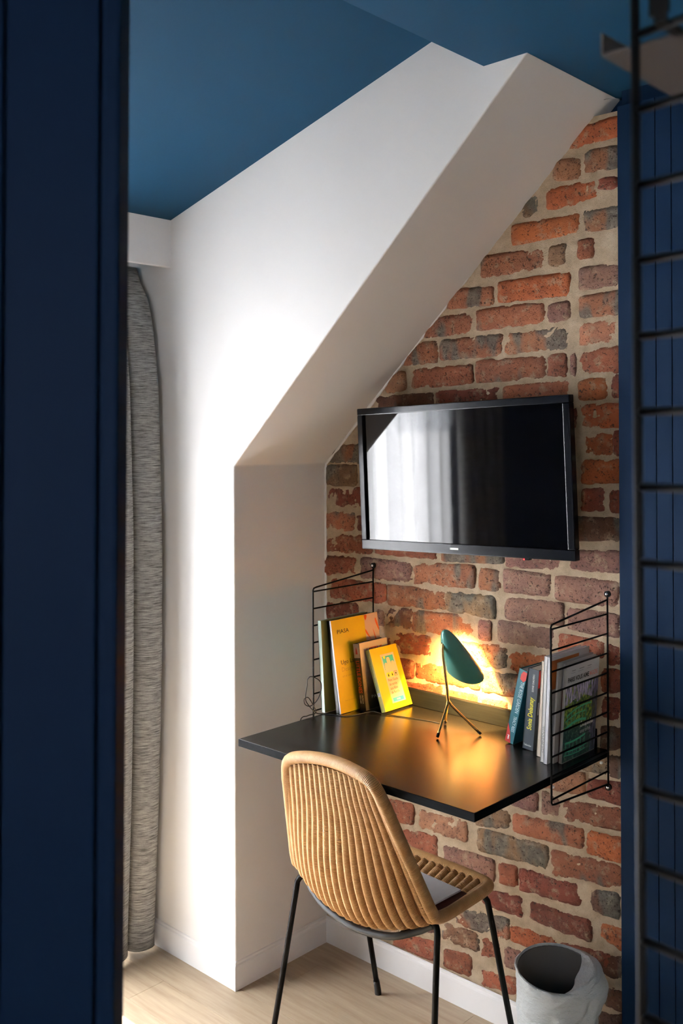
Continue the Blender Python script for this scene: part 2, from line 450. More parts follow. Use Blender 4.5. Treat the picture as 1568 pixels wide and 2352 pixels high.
BRICKS = """
o 8296 9740 22169 22269 22638 22670
q 7920 8611 21512 21427 21934 21892
n 8791 9641 21535 21505 22008 21975
o 7739 9064 20798 20856 21244 21294
d 9142 9584 21081 21004 21280 21240
b 7025 7489 20733 20765 21071 21245
o 6711 8603 20060 20137 20518 20547
n 8749 9728 20123 20098 20566 20548
m 5754 7613 19337 19387 19851 19844
g 7779 8223 19408 19395 19822 19865
r 8600 8968 19470 19474 19885 19924
o 6284 8322 18641 18639 19115 19148
p 8618 9668 18720 18748 19205 19198
n 4629 6078 18634 18604 19076 19052
m 5613 7608 17968 18030 18453 18477
p 7759 8330 18003 18027 18396 18445
n 8637 9728 18052 18066 18516 18565
m 3807 5458 17912 17904 18337 18422
n 6494 8246 17292 17330 17764 17820
q 8633 9724 17406 17392 17850 17900
m 4393 6370 17259 17288 17734 17783
m 2999 4236 17185 17200 17700 17768
q 2440 3116 16429 16477 16976 16968
r 3371 5424 16515 16595 17014 17025
m 5578 7634 16609 16642 17117 17127
r 7728 8208 16694 16651 17149 17162
p 8346 8460 16666 16660 17144 17137
r 8607 9667 16694 16694 17199 17223
k 2027 4086 15915 15942 16287 16329
d 4243 6261 15938 15980 16370 16422
r 6423 8285 16066 16057 16409 16505
o 8603 9289 16058 16088 16472 16534
d 9461 9717 16083 16095 16566 16584
d 8361 8486 15323 15322 15811 15808
o 8633 9702 15361 15411 15886 15900
o 8675 9413 14710 14736 15161 15178
d 9474 9732 14709 14739 15233 15250
o 8640 9728 14032 14111 14540 14584
d 8657 9204 13375 13420 13845 13901
d 9406 9724 13384 13400 13853 13864
k 8443 9720 12674 12707 13166 13208
p 8236 9657 11908 11982 12327 12447
n 155 1702 14421 14426 14914 14938
b -47 1254 13714 13754 14285 14309
d 43 1695 13108 13165 13584 13659
n -81 1171 12379 12438 12874 12901
d 1296 1789 12464 12495 12833 12860
r -18 1834 11698 11806 12193 12279
r -98 1215 11028 11138 11532 11602
p 1445 3306 11062 11135 11621 11612
m 3425 5451 11078 11188 11611 11740
n 5646 6239 11160 11190 11673 11663
p 6408 7756 11191 11197 11726 11697
p 7928 9580 11155 11151 11683 11726
r 2013 4186 11824 11847 11956 12119
n 4404 6373 11810 11912 12025 12148
p 6485 8085 11843 11908 12157 12253
r 212 2369 10344 10437 10894 10937
m 2479 4491 10402 10497 10924 10948
g 4542 6103 10484 10447 10930 10986
p 6441 8112 10489 10546 11007 11041
p 8213 9576 10469 10446 10948 10935
d -106 1291 9654 9852 10158 10243
p 2066 2303 9757 9763 10164 10144
k 2350 3329 9746 9826 10245 10337
m 3388 5443 9766 9849 10299 10395
p 5580 5966 9836 9873 10350 10335
p 6232 7817 9894 9904 10384 10357
r 8006 9225 9811 9905 10292 10225
d 9320 9618 9775 9807 10238 10194
d 2362 3971 9082 9180 9605 9660
m 5017 6437 9097 9236 9646 9725
o 6548 7679 9146 9144 9646 9682
d 9159 9580 9111 9150 9587 9637
d 2833 3368 8370 8459 8876 8899
r 3444 5577 8442 8532 8911 8879
m 5678 7065 8480 8563 9006 9070
d 9155 9614 8477 8513 8917 8983
d 2714 4395 8052 8142 8231 8371
m 4537 5507 8139 8145 8281 8312
p 5725 6430 8047 8124 8254 8314
k 9151 9685 7719 7851 8230 8337
k 9340 9700 7129 7161 7585 7646
g 8577 9321 7112 7159 7435 7651
q 7457 8663 6405 6545 6821 7018
d 8796 9726 6508 6523 6888 7011
p 6543 7333 5748 5760 6057 6219
p 7525 7997 5768 5798 6298 6208
r 8136 9744 5773 5944 6222 6392
g 5489 6490 4943 5110 5413 5534
m 6666 8610 5067 5215 5514 5658
o 8744 9740 5132 5184 5634 5710
r 2091 3350 4204 4396 4802 4906
q 3572 5168 4363 4417 4801 4926
g 5569 7637 4313 4447 4839 4961
m 7778 9631 4341 4567 4897 5036
r 2557 4162 3477 3638 4068 4251
p 4375 6038 3587 3623 4084 4142
r 6214 6733 3655 3708 4129 4175
d 6832 8512 3676 3776 4162 4240
k 8856 9550 3797 3836 4245 4384
d 5688 6894 2940 2981 3324 3429
d 7113 8816 3011 3049 3447 3481
o 9029 9681 3250 3100 3552 3569
n 4732 6490 2096 2293 2508 2772
o 6570 7827 2284 2377 2645 2721
b 4394 5533 1568 1630 1983 2050
r 5639 6201 1545 1661 2017 2057
p 6385 6807 1556 1608 2018 2066
d 7958 9285 2473 2550 2686 2866
k 8526 9728 2352 2417 2707 2931
r 4435 5294 844 858 1277 1405
r 5634 6723 811 934 1178 1324
k 8950 9724 1631 1700 2078 2090
k 8858 9735 989 1238 1309 1627
d 222 1614 699 892 1019 1163
r 2574 4143 765 879 1105 1352
d 40 1950 1595 1595 2155 2155
p 2150 4200 1595 1595 2155 2155
r 7750 8700 1595 1595 2155 2155
b 40 800 2340 2340 2900 2900
m 1000 3050 2340 2340 2900 2900
m 3250 4250 2340 2340 2900 2900
d 40 1950 3085 3085 3645 3645
r 40 800 3830 3830 4390 4390
r 40 1950 4575 4575 5135 5135
r 40 800 5320 5320 5880 5880
m 1000 3050 5320 5320 5880 5880
q 3250 5300 5320 5320 5880 5880
p 40 1950 6065 6065 6625 6625
r 2150 4200 6065 6065 6625 6625
d 4400 5400 6065 6065 6625 6625
q 40 800 6810 6810 7370 7370
q 1000 3050 6810 6810 7370 7370
p 3250 5300 6810 6810 7370 7370
p 5500 6500 6810 6810 7370 7370
d 40 1950 7555 7555 8115 8115
r 6650 7650 7555 7555 8115 8115
p 40 800 8300 8300 8860 8860
d 1000 2000 8300 8300 8860 8860
r 7750 8750 8300 8300 8860 8860
b 2100 3050 12770 12770 13330 13330
p 3250 5300 12770 12770 13330 13330
p 5500 7550 12770 12770 13330 13330
d 2150 4200 13515 13515 14075 14075
d 4400 6450 13515 13515 14075 14075
p 6650 7650 13515 13515 14075 14075
p 2100 3050 14260 14260 14820 14820
b 3250 5300 14260 14260 14820 14820
b 5500 7550 14260 14260 14820 14820
p 2150 4200 15005 15005 15565 15565
r 4400 6450 15005 15005 15565 15565
q 6650 7650 15005 15005 15565 15565
"""
PAL = {'o': ((0.40, 0.105, 0.030), 0.10), 'q': ((0.37, 0.170, 0.085), 0.12), 'r': ((0.30, 0.088, 0.040), 0.14), 'd': ((0.21, 0.050, 0.026), 0.08),
       'p': ((0.25, 0.120, 0.088), 0.04), 'g': ((0.26, 0.15, 0.075), 0.66), 'n': ((0.33, 0.130, 0.060), 0.66), 'm': ((0.32, 0.110, 0.050), 0.48),
       'b': ((0.20, 0.105, 0.050), 0.40), 'k': ((0.13, 0.055, 0.030), 0.55)}
rb = random.Random(11)
def make_brick(code, x0, x1, zbl, zbr, ztl, ztr):
    nu = max(5, int((x1 - x0) / 0.012)); nv = 6
    sd = rb.uniform(0, 500); proud = rb.uniform(0.0035, 0.0075); tilt = rb.uniform(-0.002, 0.002); rough = rb.uniform(0.6, 1.3)
    if code == 'p': rough *= 0.6
    x0 -= 0.0045; x1 += 0.0045; zbl -= 0.0048; zbr -= 0.0048; ztl += 0.0048; ztr += 0.0048
    bm = bmesh.new(); V = {}
    def pt(i, j):
        u, v = i / nu, j / nv
        # rounded, nibbled outline
        ca = 0.10 if (x1 - x0) > 0.1 else 0.16
        x = x0 + u * (x1 - x0); zb = zbl + u * (zbr - zbl); zt = ztl + u * (ztr - ztl); z = zb + v * (zt - zb)
        ex = 1 - abs(2 * u - 1); ez = 1 - abs(2 * v - 1)
        if i in (0, nu) and j in (0, nv):
            x += (0.0028 if i == 0 else -0.0028); z += (0.0026 if j == 0 else -0.0026)
        if i in (0, nu): x += (0.0040 * noise.noise(Vector((sd, z * 70, i))) ) * rough
        if j in (0, nv): z += (0.0036 * noise.noise(Vector((x * 55, sd, j))) ) * rough
        lim = (z - ZS) / SL if z > ZS else 0.0
        x = max(x, lim - 0.002)
        edge = min(u * (x1 - x0), (1 - u) * (x1 - x0), v * (zt - zb), (1 - v) * (zt - zb))
        dome = min(1.0, edge / 0.0045)
        y = -proud * (0.35 + 0.65 * dome) - tilt * (2 * u - 1) + 0.0028 * rough * noise.noise(Vector((x * 45, sd, z * 45))) + 0.0016 * rough * noise.noise(Vector((x * 120, sd + 9, z * 120)))
        return Vector((x, y, z))
    for i in range(nu + 1):
        for j in range(nv + 1): V[i, j] = bm.verts.new(pt(i, j))
    for i in range(nu):
        for j in range(nv):
            f = bm.faces.new((V[i, j], V[i + 1, j], V[i + 1, j + 1], V[i, j + 1])); f.smooth = True
    ring = [(i, 0) for i in range(nu)] + [(nu, j) for j in range(nv)] + [(i, nv) for i in range(nu, 0, -1)] + [(0, j) for j in range(nv, 0, -1)]
    back = [bm.verts.new((V[k].co.x, 0.012, V[k].co.z)) for k in ring]
    n = len(ring)
    for k in range(n):
        f = bm.faces.new((V[ring[k]], back[k], back[(k + 1) % n], V[ring[(k + 1) % n]])); f.smooth = True
    o = obj('brick', bm, BRICK, wb)
    c, a = PAL[code]; k = rb.uniform(0.98, 1.26)
    k2 = rb.uniform(0.88, 1.0); o.color = (c[0] * k * k2, c[1] * k * rb.uniform(0.93, 1.07), c[2] * k, max(0, a + rb.uniform(-0.08, 0.08)))
for line in BRICKS.split('\n'):
    w_ = line.split()
    if len(w_) == 7:
        make_brick(w_[0], *[float(t) / 1e4 for t in w_[1:]])

# blue plank wall on the right
wr = struct(boxo('wall_right', (0.978, -0.012, -0.02), (ROOMX, 0.10, HC), NAVY), 'navy painted boarded wall beside the bricks')
xs = [0.9742, 1.0673, 1.1052, 1.26, 1.42, 1.58]
for a, b in zip(xs, xs[1:]):
    boxo('board', (a + 0.0008, -0.030, 0.0), (b - 0.0008, -0.011, 2.283), NAVY, wr, 0.0016)
# unseen sides of the room close it off
bm = bmesh.new(); VX0, VX1, VZ0, VZ1 = 1.75, 2.45, 1.15, 2.0
box(bm, (-0.62, ROOMY - 0.1, -0.05), (VX0, ROOMY, 2.8)); box(bm, (VX1, ROOMY - 0.1, -0.05), (ROOMX + 0.1, ROOMY, 2.8))
box(bm, (VX0, ROOMY - 0.1, -0.05), (VX1, ROOMY, VZ0)); box(bm, (VX0, ROOMY - 0.1, VZ1), (VX1, ROOMY, 2.8))
struct(obj('wall_behind', bm, WHITE), 'white wall behind the viewer with an added opening for fill light')
w2 = struct(bpy.data.objects.new('fill_window', None), 'white framed window added behind the viewer for fill light'); COL.objects.link(w2)  # unseen window added to let fill light into the room
for a, b in ((VX0, VX0 + 0.05), (VX1 - 0.05, VX1), ((VX0 + VX1) / 2 - 0.03, (VX0 + VX1) / 2 + 0.03)):
    boxo('stile', (a, ROOMY - 0.075, VZ0), (b, ROOMY - 0.025, VZ1), TRIMW, w2, 0.003)
for a, b in ((VX0 + 0.05, (VX0 + VX1) / 2 - 0.03), ((VX0 + VX1) / 2 + 0.03, VX1 - 0.05)):
    for z in (VZ0, VZ1 - 0.05): boxo('rail', (a, ROOMY - 0.075, z), (b, ROOMY - 0.025, z + 0.05), TRIMW, w2, 0.003)
    boxo('pane', (a, ROOMY - 0.053, VZ0 + 0.05), (b, ROOMY - 0.047, VZ1 - 0.05), GLASS, w2)
struct(boxo('wall_far_right', (ROOMX, ROOMY, -0.05), (ROOMX + 0.1, 0.12, 2.8), m_wall('beige_wall_paint', (0.62, 0.54, 0.44))), 'plain wall at the right of the room')

# skirting boards
def skirt(name, prof_dir, a, b, label):
    """run a moulded skirting from a to b (xy); prof_dir = outward normal"""
    prof = [(0, 0), (0.0075, 0), (0.0075, 0.062), (0.0065, 0.066), (0.0035, 0.069), (0.003, 0.0745), (0, 0.0765)]
    bm = bmesh.new(); nx, ny = prof_dir
    A = [bm.verts.new((a[0] + nx * p + (a[2] if len(a) > 2 else 0) * p, a[1] + ny * p + (a[3] if len(a) > 2 else 0) * p, z)) for p, z in prof]
    B = [bm.verts.new((b[0] + nx * p + (b[2] if len(b) > 2 else 0) * p, b[1] + ny * p + (b[3] if len(b) > 2 else 0) * p, z)) for p, z in prof]
    for i in range(len(prof)):
        j = (i + 1) % len(prof); bm.faces.new((A[i], A[j], B[j], B[i]))
    bm.faces.new(A); bm.faces.new(B[::-1]); bmesh.ops.recalc_face_normals(bm, faces=bm.faces)
    return struct(obj(name, bm, TRIMW), label)
skirt('baseboard_left', (0, -1), (-0.52, D), (0.0, D, 1, 0), 'white skirting board along the bright white wall')
skirt('baseboard_recess', (1, 0), (0.0, D, 0, -1), (0.0, -0.002, 0, -1), 'white skirting board on the side of the recess')
skirt('baseboard_back', (0, -1), (0.0, -0.006, 1, 0), (0.974, -0.006), 'white skirting board under the brick wall')

# navy door at the left edge, standing open, close to the viewer
e1 = Vector((0.729, 0.684, 0)); nrm = Vector((0.684, -0.729, 0))
P0 = Vector((1.3915 - 0.019 * 0.729, -1.6732 - 0.019 * 0.684, 0))
Md = Matrix(((e1.x, -nrm.x, 0, P0.x), (e1.y, -nrm.y, 0, P0.y), (0, 0, 1, 0), (0, 0, 0, 1))) @ Matrix.Rotation(math.radians(0.55), 4, 'Y')
dr = struct(bpy.data.objects.new('door_1', None), 'navy painted door standing open close to the viewer'); COL.objects.link(dr)
dr.matrix_world = Md
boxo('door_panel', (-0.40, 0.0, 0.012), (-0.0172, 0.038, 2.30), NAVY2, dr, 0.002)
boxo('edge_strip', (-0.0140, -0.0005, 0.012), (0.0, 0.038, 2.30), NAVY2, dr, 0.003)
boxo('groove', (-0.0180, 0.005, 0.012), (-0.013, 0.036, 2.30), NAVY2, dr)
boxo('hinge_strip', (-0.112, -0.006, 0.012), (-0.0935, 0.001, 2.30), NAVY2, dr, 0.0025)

# ---------------------------------------------------------------- curtains
def xe(z):
    pts = [(-1, -.335), (0.07, -.335), (0.5, -.312), (0.9, -.297), (1.25, -.291), (1.65, -.302), (1.85, -.316), (1.95, -.340), (2.0, -.388), (3, -.388)]
    for (a, p), (b, q) in zip(pts, pts[1:]):
        if a <= z <= b: return p + (q - p) * (z - a) / (b - a)
def curtain(name, label, y0, dirn, width, z0, z1, mat, xbase, amp, period, follow):
    def f(u, v):
        z = z0 + v * (z1 - z0)
        s = u * width
        ph = 2 * PI * s / period + 0.5 * math.sin(3 * s / period + 0.6 * z)
        hump = abs(math.sin(ph / 2)) ** 0.7
        top = 1 - 0.45 * max(0, (z - (z1 - 0.35)) / 0.35)
        xx = (xe(z) - amp if follow else xbase) + amp * hump * top + 0.006 * math.sin(2.1 * z + 5 * s)
        if follow and s < 0.02: xx = xe(z) - amp - 0.03 * (1 - s / 0.02)
        return (xx, y0 + dirn * s + 0.010 * math.sin(ph) , z)
    o = obj(name, grid(bmesh.new(), f, int(width / period * 14), 40), mat, None)
    md = o.modifiers.new('cloth_thickness', 'SOLIDIFY'); md.thickness = 0.0016
    return tag(o, label, 'curtain')
curtain('linen_curtain', 'grey linen curtain hanging under the white pelmet beside the bright wall', -0.372, -1, 0.27, 0.012, 2.03, LINEN, 0, 0.055, 0.092, True)
curtain('linen_curtain', 'grey linen curtain at the far end of the window, behind the open navy door', -1.43, -1, 0.30, 0.012, 2.03, LINEN, -0.41, 0.05, 0.085, False)
def heading(o, y0, width):
    def f(u, v):
        s = u * width; zb = 1.50 + 0.055 * abs(((s * 17.0) % 2.0) - 1.0) + 0.03 * noise.noise(Vector((s * 30, 3, 1)))
        return (-0.408 + 0.010 * abs(math.sin(s * 60)), y0 - s, zb + v * (2.025 - zb))
    h = obj('gathered_heading', grid(bmesh.new(), f, 60, 4), SHEER, o); h['label'] = 'gathered top of the sheer curtain'
o = curtain('sheer_curtain', 'white sheer curtain in front of the bright window, nearer the grey curtain', -0.68, -1, 0.30, 0.02, 2.03, SHEER, -0.485, 0.035, 0.07, False); heading(o, -0.68, 0.30)
o = curtain('sheer_curtain', 'white sheer curtain in front of the bright window, nearer the viewer', -1.01, -1, 0.39, 0.02, 2.03, SHEER, -0.447, 0.03, 0.085, False); heading(o, -1.01, 0.39)

# ---------------------------------------------------------------- television
tw, th = 0.6639, 0.3897
tr_ = Vector((0.99952, 0.00693, 0.03028)); tu_ = Vector((-0.03017, -0.01591, 0.99942)); tn_ = tr_.cross(tu_)   # right, up, away from the wall
tc_ = Vector((0.5603, -0.10, 1.4093))
Mtv = Matrix(((tr_.x, -tn_.x, tu_.x, tc_.x), (tr_.y, -tn_.y, tu_.y, tc_.y), (tr_.z, -tn_.z, tu_.z, tc_.z), (0, 0, 0, 1)))
tv = thing('television', 'black flat television on the brick wall reflecting the bright window', 'television', M=Mtv)
b_ = 0.019; bb_ = 0.026
bm = bmesh.new()
def frame_bar(bm, x0, x1, z0, z1): box(bm, (x0, 0.0, z0), (x1, 0.022, z1), 0.0022)
frame_bar(bm, -tw / 2, tw / 2, th / 2 - b_, th / 2); frame_bar(bm, -tw / 2, tw / 2, -th / 2, -th / 2 + bb_)
frame_bar(bm, -tw / 2, -tw / 2 + b_, -th / 2 + bb_, th / 2 - b_); frame_bar(bm, tw / 2 - b_, tw / 2, -th / 2 + bb_, th / 2 - b_)
obj('bezel', bm, TVF, tv)
boxo('screen', (-tw / 2 + b_ - 0.001, 0.0075, -th / 2 + bb_ - 0.001), (tw / 2 - b_ + 0.001, 0.012, th / 2 - b_ + 0.001), TVS, tv)
bm = bmesh.new(); box(bm, (-tw / 2 + 0.012, 0.018, -th / 2 + 0.012), (tw / 2 - 0.012, 0.040, th / 2 - 0.012), 0.006)
box(bm, (-0.2, 0.038, -0.15), (0.2, 0.058, 0.06), 0.008)
obj('back_housing', bm, TVF, tv)
boxo('wall_bracket', (-0.10, 0.055, -0.10), (0.10, 0.094, 0.10), BLACKM, tv, 0.003)
boxo('maker_badge', (-0.028, -0.0007, -th / 2 + 0.0115), (-0.002, 0.001, -th / 2 + 0.0165), INKWHITE, tv)
ir = boxo('sensor_tab', (0.187, 0.002, -th / 2 - 0.0045), (0.205, 0.016, -th / 2 + 0.002), TVF, tv, 0.0015)
boxo('standby_light', (0.1895, 0.0012, -th / 2 - 0.0036), (0.1935, 0.0025, -th / 2 - 0.0006), LED, ir)

# ---------------------------------------------------------------- wall ladders of the desk
def ladder(label, x, yf, yb):
    t = thing('wall_ladder', label, 'shelf ladder', (x, -0.008, 0.694))
    L = lambda p: (p[0] - x, p[1] + 0.008, p[2] - 0.694)
    r = 0.0023
    fpath = [(x, yb, 0.7014), (x, yf + 0.012, 0.7195), (x, yf + 0.003, 0.7215), (x, yf, 0.726), (x, yf, 1.103), (x, yf + 0.003, 1.1082), (x, yf + 0.012, 1.110), (x, yb, 1.1328)]
    tubeo('front_rod', [L(p) for p in fpath], r, BLACKM, t, 8)
    tubeo('back_rod', [L(p) for p in ((x, yb, 0.694), (x, yb, 1.146))], r, BLACKM, t, 8)
    for k in range(9):
        z = 1.0995 - k * 0.0459
        tubeo('rung', [L((x, yf, z)), L((x, yb, z))], r * 0.93, BLACKM, t, 8)
    for z in (0.694, 1.146):
        bm = bmesh.new()
        r0 = bmesh.ops.create_cone(bm, segments=16, cap_ends=True, radius1=0.0075, radius2=0.0075, depth=0.006, matrix=Matrix.Translation(L((x, yb + 0.001, z))) @ Matrix.Rotation(PI / 2, 4, 'X'))
        lug = obj('mounting_lug', bm, BLACKM, t)
        bm = bmesh.new()
        bmesh.ops.create_uvsphere(bm, u_segments=12, v_segments=8, radius=0.0042, matrix=Matrix.Translation(L((x, yb - 0.003, z))) @ Matrix.Diagonal((1, 0.6, 1, 1)))
        obj('screw_head', bm, CHROME, lug, True)
    return t
ladder('black wire ladder on the left of the desk, the green book leaning against it', 0.1962, -0.2545, -0.0095)
ladder('black wire ladder on the right of the desk, in front of the magazines', 0.943, -0.279, -0.028)

# ---------------------------------------------------------------- desk
ZD = 0.775
dk = thing('wall_desk', 'black wall-mounted desk with the lamp and books standing on it', 'desk', (0.577, -0.27, ZD - 0.018))
L = lambda p: (p[0] - 0.577, p[1] + 0.27, p[2] - ZD + 0.018)
dx0, dx1, dy0, dy1 = 0.2237, 0.930, -0.5440, -0.0085
boxo('desk_top', L((dx0 + .0015, dy0 + .0015, ZD - 0.0165)), L((dx1 - .0015, dy1, ZD)), DESK, dk, 0.0006)
bm = bmesh.new()
box(bm, L((dx0, dy0, ZD - 0.018)), L((dx1, dy0 + 0.0016, ZD - 0.0004)), 0.0004)
box(bm, L((dx0, dy0 + .001, ZD - 0.018)), L((dx0 + 0.0016, dy1, ZD - 0.0004)), 0.0004)
box(bm, L((dx1 - 0.0016, dy0 + .001, ZD - 0.018)), L((dx1, dy1, ZD - 0.0004)), 0.0004)
obj('edge_band', bm, DESKEDGE, dk)
boxo('back_rail', L((0.245, -0.0235, ZD + 0.0005)), L((0.905, -0.0095, 0.8195)), DESKEDGE, dk, 0.001)
bm = bmesh.new(); box(bm, L((dx0 + .02, -0.30, ZD - 0.030)), L((dx1 - .02, -0.02, ZD - 0.0175)), 0.002)
obj('under_shelf', bm, DESKEDGE, dk)
for y in (-0.262, -0.048):
    o = boxo('shelf_clip', L((0.9345, y - 0.006, ZD - 0.0225)), L((0.9405, y + 0.001, ZD - 0.0165)), INKWHITE, dk, 0.002); o['label'] = 'white shelf clip'
    o = boxo('shelf_clip', L((0.2015, y - 0.010, ZD - 0.034)), L((0.2275, y + 0.006, ZD - 0.016)), INKWHITE, dk, 0.002); o['label'] = 'white shelf clip'

# ---------------------------------------------------------------- lamp
lp = thing('desk_lamp', 'teal green cone shade desk lamp on thin brass tripod legs, switched on', 'lamp', (0.5863, -0.1474, ZD))
o_ = Vector((0.5863, -0.1474, ZD)); LL = lambda p: tuple(Vector(p) - o_)
apex = Vector((0.5755, -0.158, 0.8515))
feet = [Vector((0.5843, -0.2144, ZD + .004)), Vector((0.6488, -0.1223, ZD + .004)), Vector((0.5257, -0.1055, ZD + .004))]
for f_ in feet:
    d_ = (f_ - apex)
    pts = smoothpath([LL(apex + Vector((0, 0, 0.004))), LL(apex + d_ * 0.06 + Vector((0, 0, 0.003))), LL(apex + d_ * 0.18), LL(f_ - d_.normalized() * 0.006)], 5)
    lg = tubeo('leg', pts, 0.0034, BRASS, lp, 10)
    tubeo('foot_cap', [LL(f_ - d_.normalized() * 0.010), LL(f_)], [0.0040, 0.0036], RUBBER, lg, 10)
CR = Vector((0.729165, 0.684327, -0.003920)); CU = Vector((0.005850, -0.000506, 0.999983)); CF = Vector((-(0.684313), -(-0.729176), -(-0.004372)))
px = 1 / 918.0
def at(u, v, d=0.0): return Vector((0.5755, -0.158, 0.8506)) + CR * ((u - 1029) * px) - CU * ((v - 1614) * px) + CF * d
stem = smoothpath([LL(at(1029, 1616)), LL(at(1026, 1580)), LL(at(1020, 1535)), LL(at(1016, 1500)), LL(at(1018, 1478, 0.004)), LL(at(1028, 1475, 0.012))], 5)
tubeo('stem', stem, 0.0037, BRASS, lp, 10)
ax = (CR * 49 - CU * 108 + CF * 58).normalized()
sx_ = (CR * 108 + CU * 49); sx_ = (sx_ - ax * sx_.dot(ax)).normalized(); sy_ = ax.cross(sx_)
prof = [(0, 0), (1.6, 4.2), (5.2, 8.2), (10.5, 11.5), (19, 15.0), (31.5, 19.0), (48, 23.2), (65, 26.8), (82, 30.4), (100, 34), (118, 37.2), (136, 40.5), (160, 44)]
def rad(s):
    for (a, p), (b, q) in zip(prof, prof[1:]):
        if a <= s <= b: return p + (q - p) * (s - a) / (b - a)
    return prof[-1][1]
tip = at(1019, 1447, -0.004)
def shade_pt(u, v, inset):
    ph = 2 * PI * u
    smax = 132 + 31 * math.cos(ph) + 6 * math.sin(ph) - 48 * max(0.0, math.cos(ph + 1.0)) ** 2 
    s = (v ** 1.5) * smax
    r = max(0.0, rad(s) - inset)
    s2 = s + (inset * 1.5 if s < 20 else 0)
    return LL(tip + (ax * s2 + sx_ * (r * math.cos(ph)) + sy_ * (r * math.sin(ph))) * px)
bm = grid(bmesh.new(), lambda u, v: shade_pt(u, v, 0), 40, 22, True)
bmesh.ops.remove_doubles(bm, verts=bm.verts, dist=1e-6); bmesh.ops.recalc_face_normals(bm, faces=bm.faces)
sh = obj('shade', bm, GREEN, lp, True)
bm = grid(bmesh.new(), lambda u, v: shade_pt(u, v, 1.3), 40, 22, True)
bmesh.ops.remove_doubles(bm, verts=bm.verts, dist=1e-6)
o = obj('shade_lining', bm, SHADEIN, sh, True); o['label'] = 'white inside of the shade'
bm = bmesh.new()
bc = tip + ax * (52 * px)
bmesh.ops.create_uvsphere(bm, u_segments=20, v_segments=12, radius=0.0130, matrix=Matrix.Translation(LL(bc)))
o = obj('bulb', bm, BULB, lp, True); o['label'] = 'glowing warm bulb'
ld = bpy.data.lights.new('bulb_light', 'POINT'); ld.energy = 30.0; ld.color = (1.0, 0.58, 0.16); ld.shadow_soft_size = 0.009
lo = bpy.data.objects.new('bulb_light', ld); COL.objects.link(lo); lo.parent = lp; lo.location = LL(tip + ax * (76 * px))
tubeo('lamp_holder', [LL(tip + ax * (30 * px)), LL(tip + ax * (42 * px))], 0.010, SHADEIN, lp, 12)

# cord from the lamp to the coil on the left ladder
zc = ZD + 0.0016
cpts = [(0.5170, -0.107, zc + 0.001), (0.510, -0.111, zc), (0.478, -0.113, zc), (0.4227, -0.126, zc), (0.3749, -0.139, zc), (0.345, -0.150, zc + 0.002), (0.322, -0.158, zc + 0.004),
        (0.303, -0.190, zc), (0.290, -0.228, zc), (0.2565, -0.240, zc), (0.232, -0.250, zc), (0.218, -0.268, zc + 0.004), (0.2092, -0.2914, 0.8092), (0.2060, -0.2940, 0.8266), (0.2094, -0.2915, 0.8555),
        (0.2104, -0.2906, 0.8720), (0.2181, -0.2835, 0.8798), (0.2332, -0.2693, 0.8693), (0.2373, -0.2653, 0.8519), (0.2304, -0.2716, 0.8207), (0.2170, -0.2850, 0.8020), (0.2070, -0.2960, 0.8060), (0.2050, -0.2980, 0.8200),
        (0.2120, -0.2900, 0.8240), (0.2220, -0.2820, 0.8050), (0.2290, -0.2790, 0.7850), (0.2200, -0.3000, zc + 0.003), (0.2130, -0.3200, 0.770), (0.2120, -0.3220, 0.70), (0.18, -0.20, 0.5), (0.10, -0.05, 0.25), (0.05, -0.03, 0.12)]
tag(tubeo('lamp_cord', smoothpath(cpts, 6), 0.0013, CORDM, None, 6), 'thin black lamp cord lying on the desk and looped round the left ladder', 'cord')

# ---------------------------------------------------------------- books
def book(name, label, bl, th, w, h, lean, cols, yaw=0.0, pages=True, group=None, rough=0.4, inset=0.002, cat='book'):
    """bl = world x,y of the spine's bottom left corner; the spine faces the viewer's side (-y), covers face -x / +x"""
    piv = th if lean > 0 else 0.0
    M = Matrix.Translation((bl[0] + piv, bl[1], ZD + 0.0004)) @ Matrix.Rotation(math.radians(yaw), 4, 'Z') @ Matrix.Rotation(math.radians(lean), 4, 'Y') @ Matrix.Translation((-piv, 0, 0))
    t = thing(name, label, cat, M=M, group=group)
    ms = [plain(name + '_cover', c, rough) for c in cols]     # spine, front (+x)
    ct = min(0.0022, th * 0.2)
    bm = bmesh.new(); box(bm, (0, 0, 0), (ct, w, h), 0.0003); box(bm, (0, 0, 0), (th, ct, h), 0.0003)
    obj('spine', bm, ms[0], t)
    boxo('front_cover', (th - ct, ct * 0.5, 0), (th, w, h), ms[-1], t, 0.0003)
    boxo('page_block', (ct, ct, inset), (th - ct, w - inset, h - inset), PAPER, t)
    t['dims'] = (th, w, h)
    return t, th, w, h
def on_front(t, name, y0, z0, y1, z1, mat, lift=0.0003, label=None):
    th = t['dims'][0]
    o = obj(name, poly(bmesh.new(), [(th + lift, y0, z0), (th + lift, y1, z0), (th + lift, y1, z1), (th + lift, y0, z1)]), mat, t)
    if label: o['label'] = label
    return o
def on_spine(t, name, x0, z0, x1, z1, mat, lift=0.0003):
    return obj(name, poly(bmesh.new(), [(x0, -lift, z0), (x1, -lift, z0), (x1, -lift, z1), (x0, -lift, z1)]), mat, t)
def ftext(t, s, size, y, z, mat, width=None, bold=0, shear=0, align='LEFT', lift=0.0006):
    return text(t, 'lettering', s, size, (t['dims'][0] + lift, y, z), (0, 1, 0), (0, 0, 1), mat, width, bold, shear, align)
def stext(t, s, size, x, z, mat, up=True, width=None, bold=0, shear=0, lift=0.0005):
    ex, ey = ((0, 0, 1), (-1, 0, 0)) if up else ((0, 0, -1), (1, 0, 0))
    return text(t, 'lettering', s, size, (x, -lift, z), ex, ey, mat, width, bold, shear)
def blob(t, name, pts, mat, lift, smooth_n=4):
    th = t['dims'][0]
    p = smoothpath([(th + lift, y, z) for y, z in pts], smooth_n, True)
    return obj(name, poly(bmesh.new(), p), mat, t)
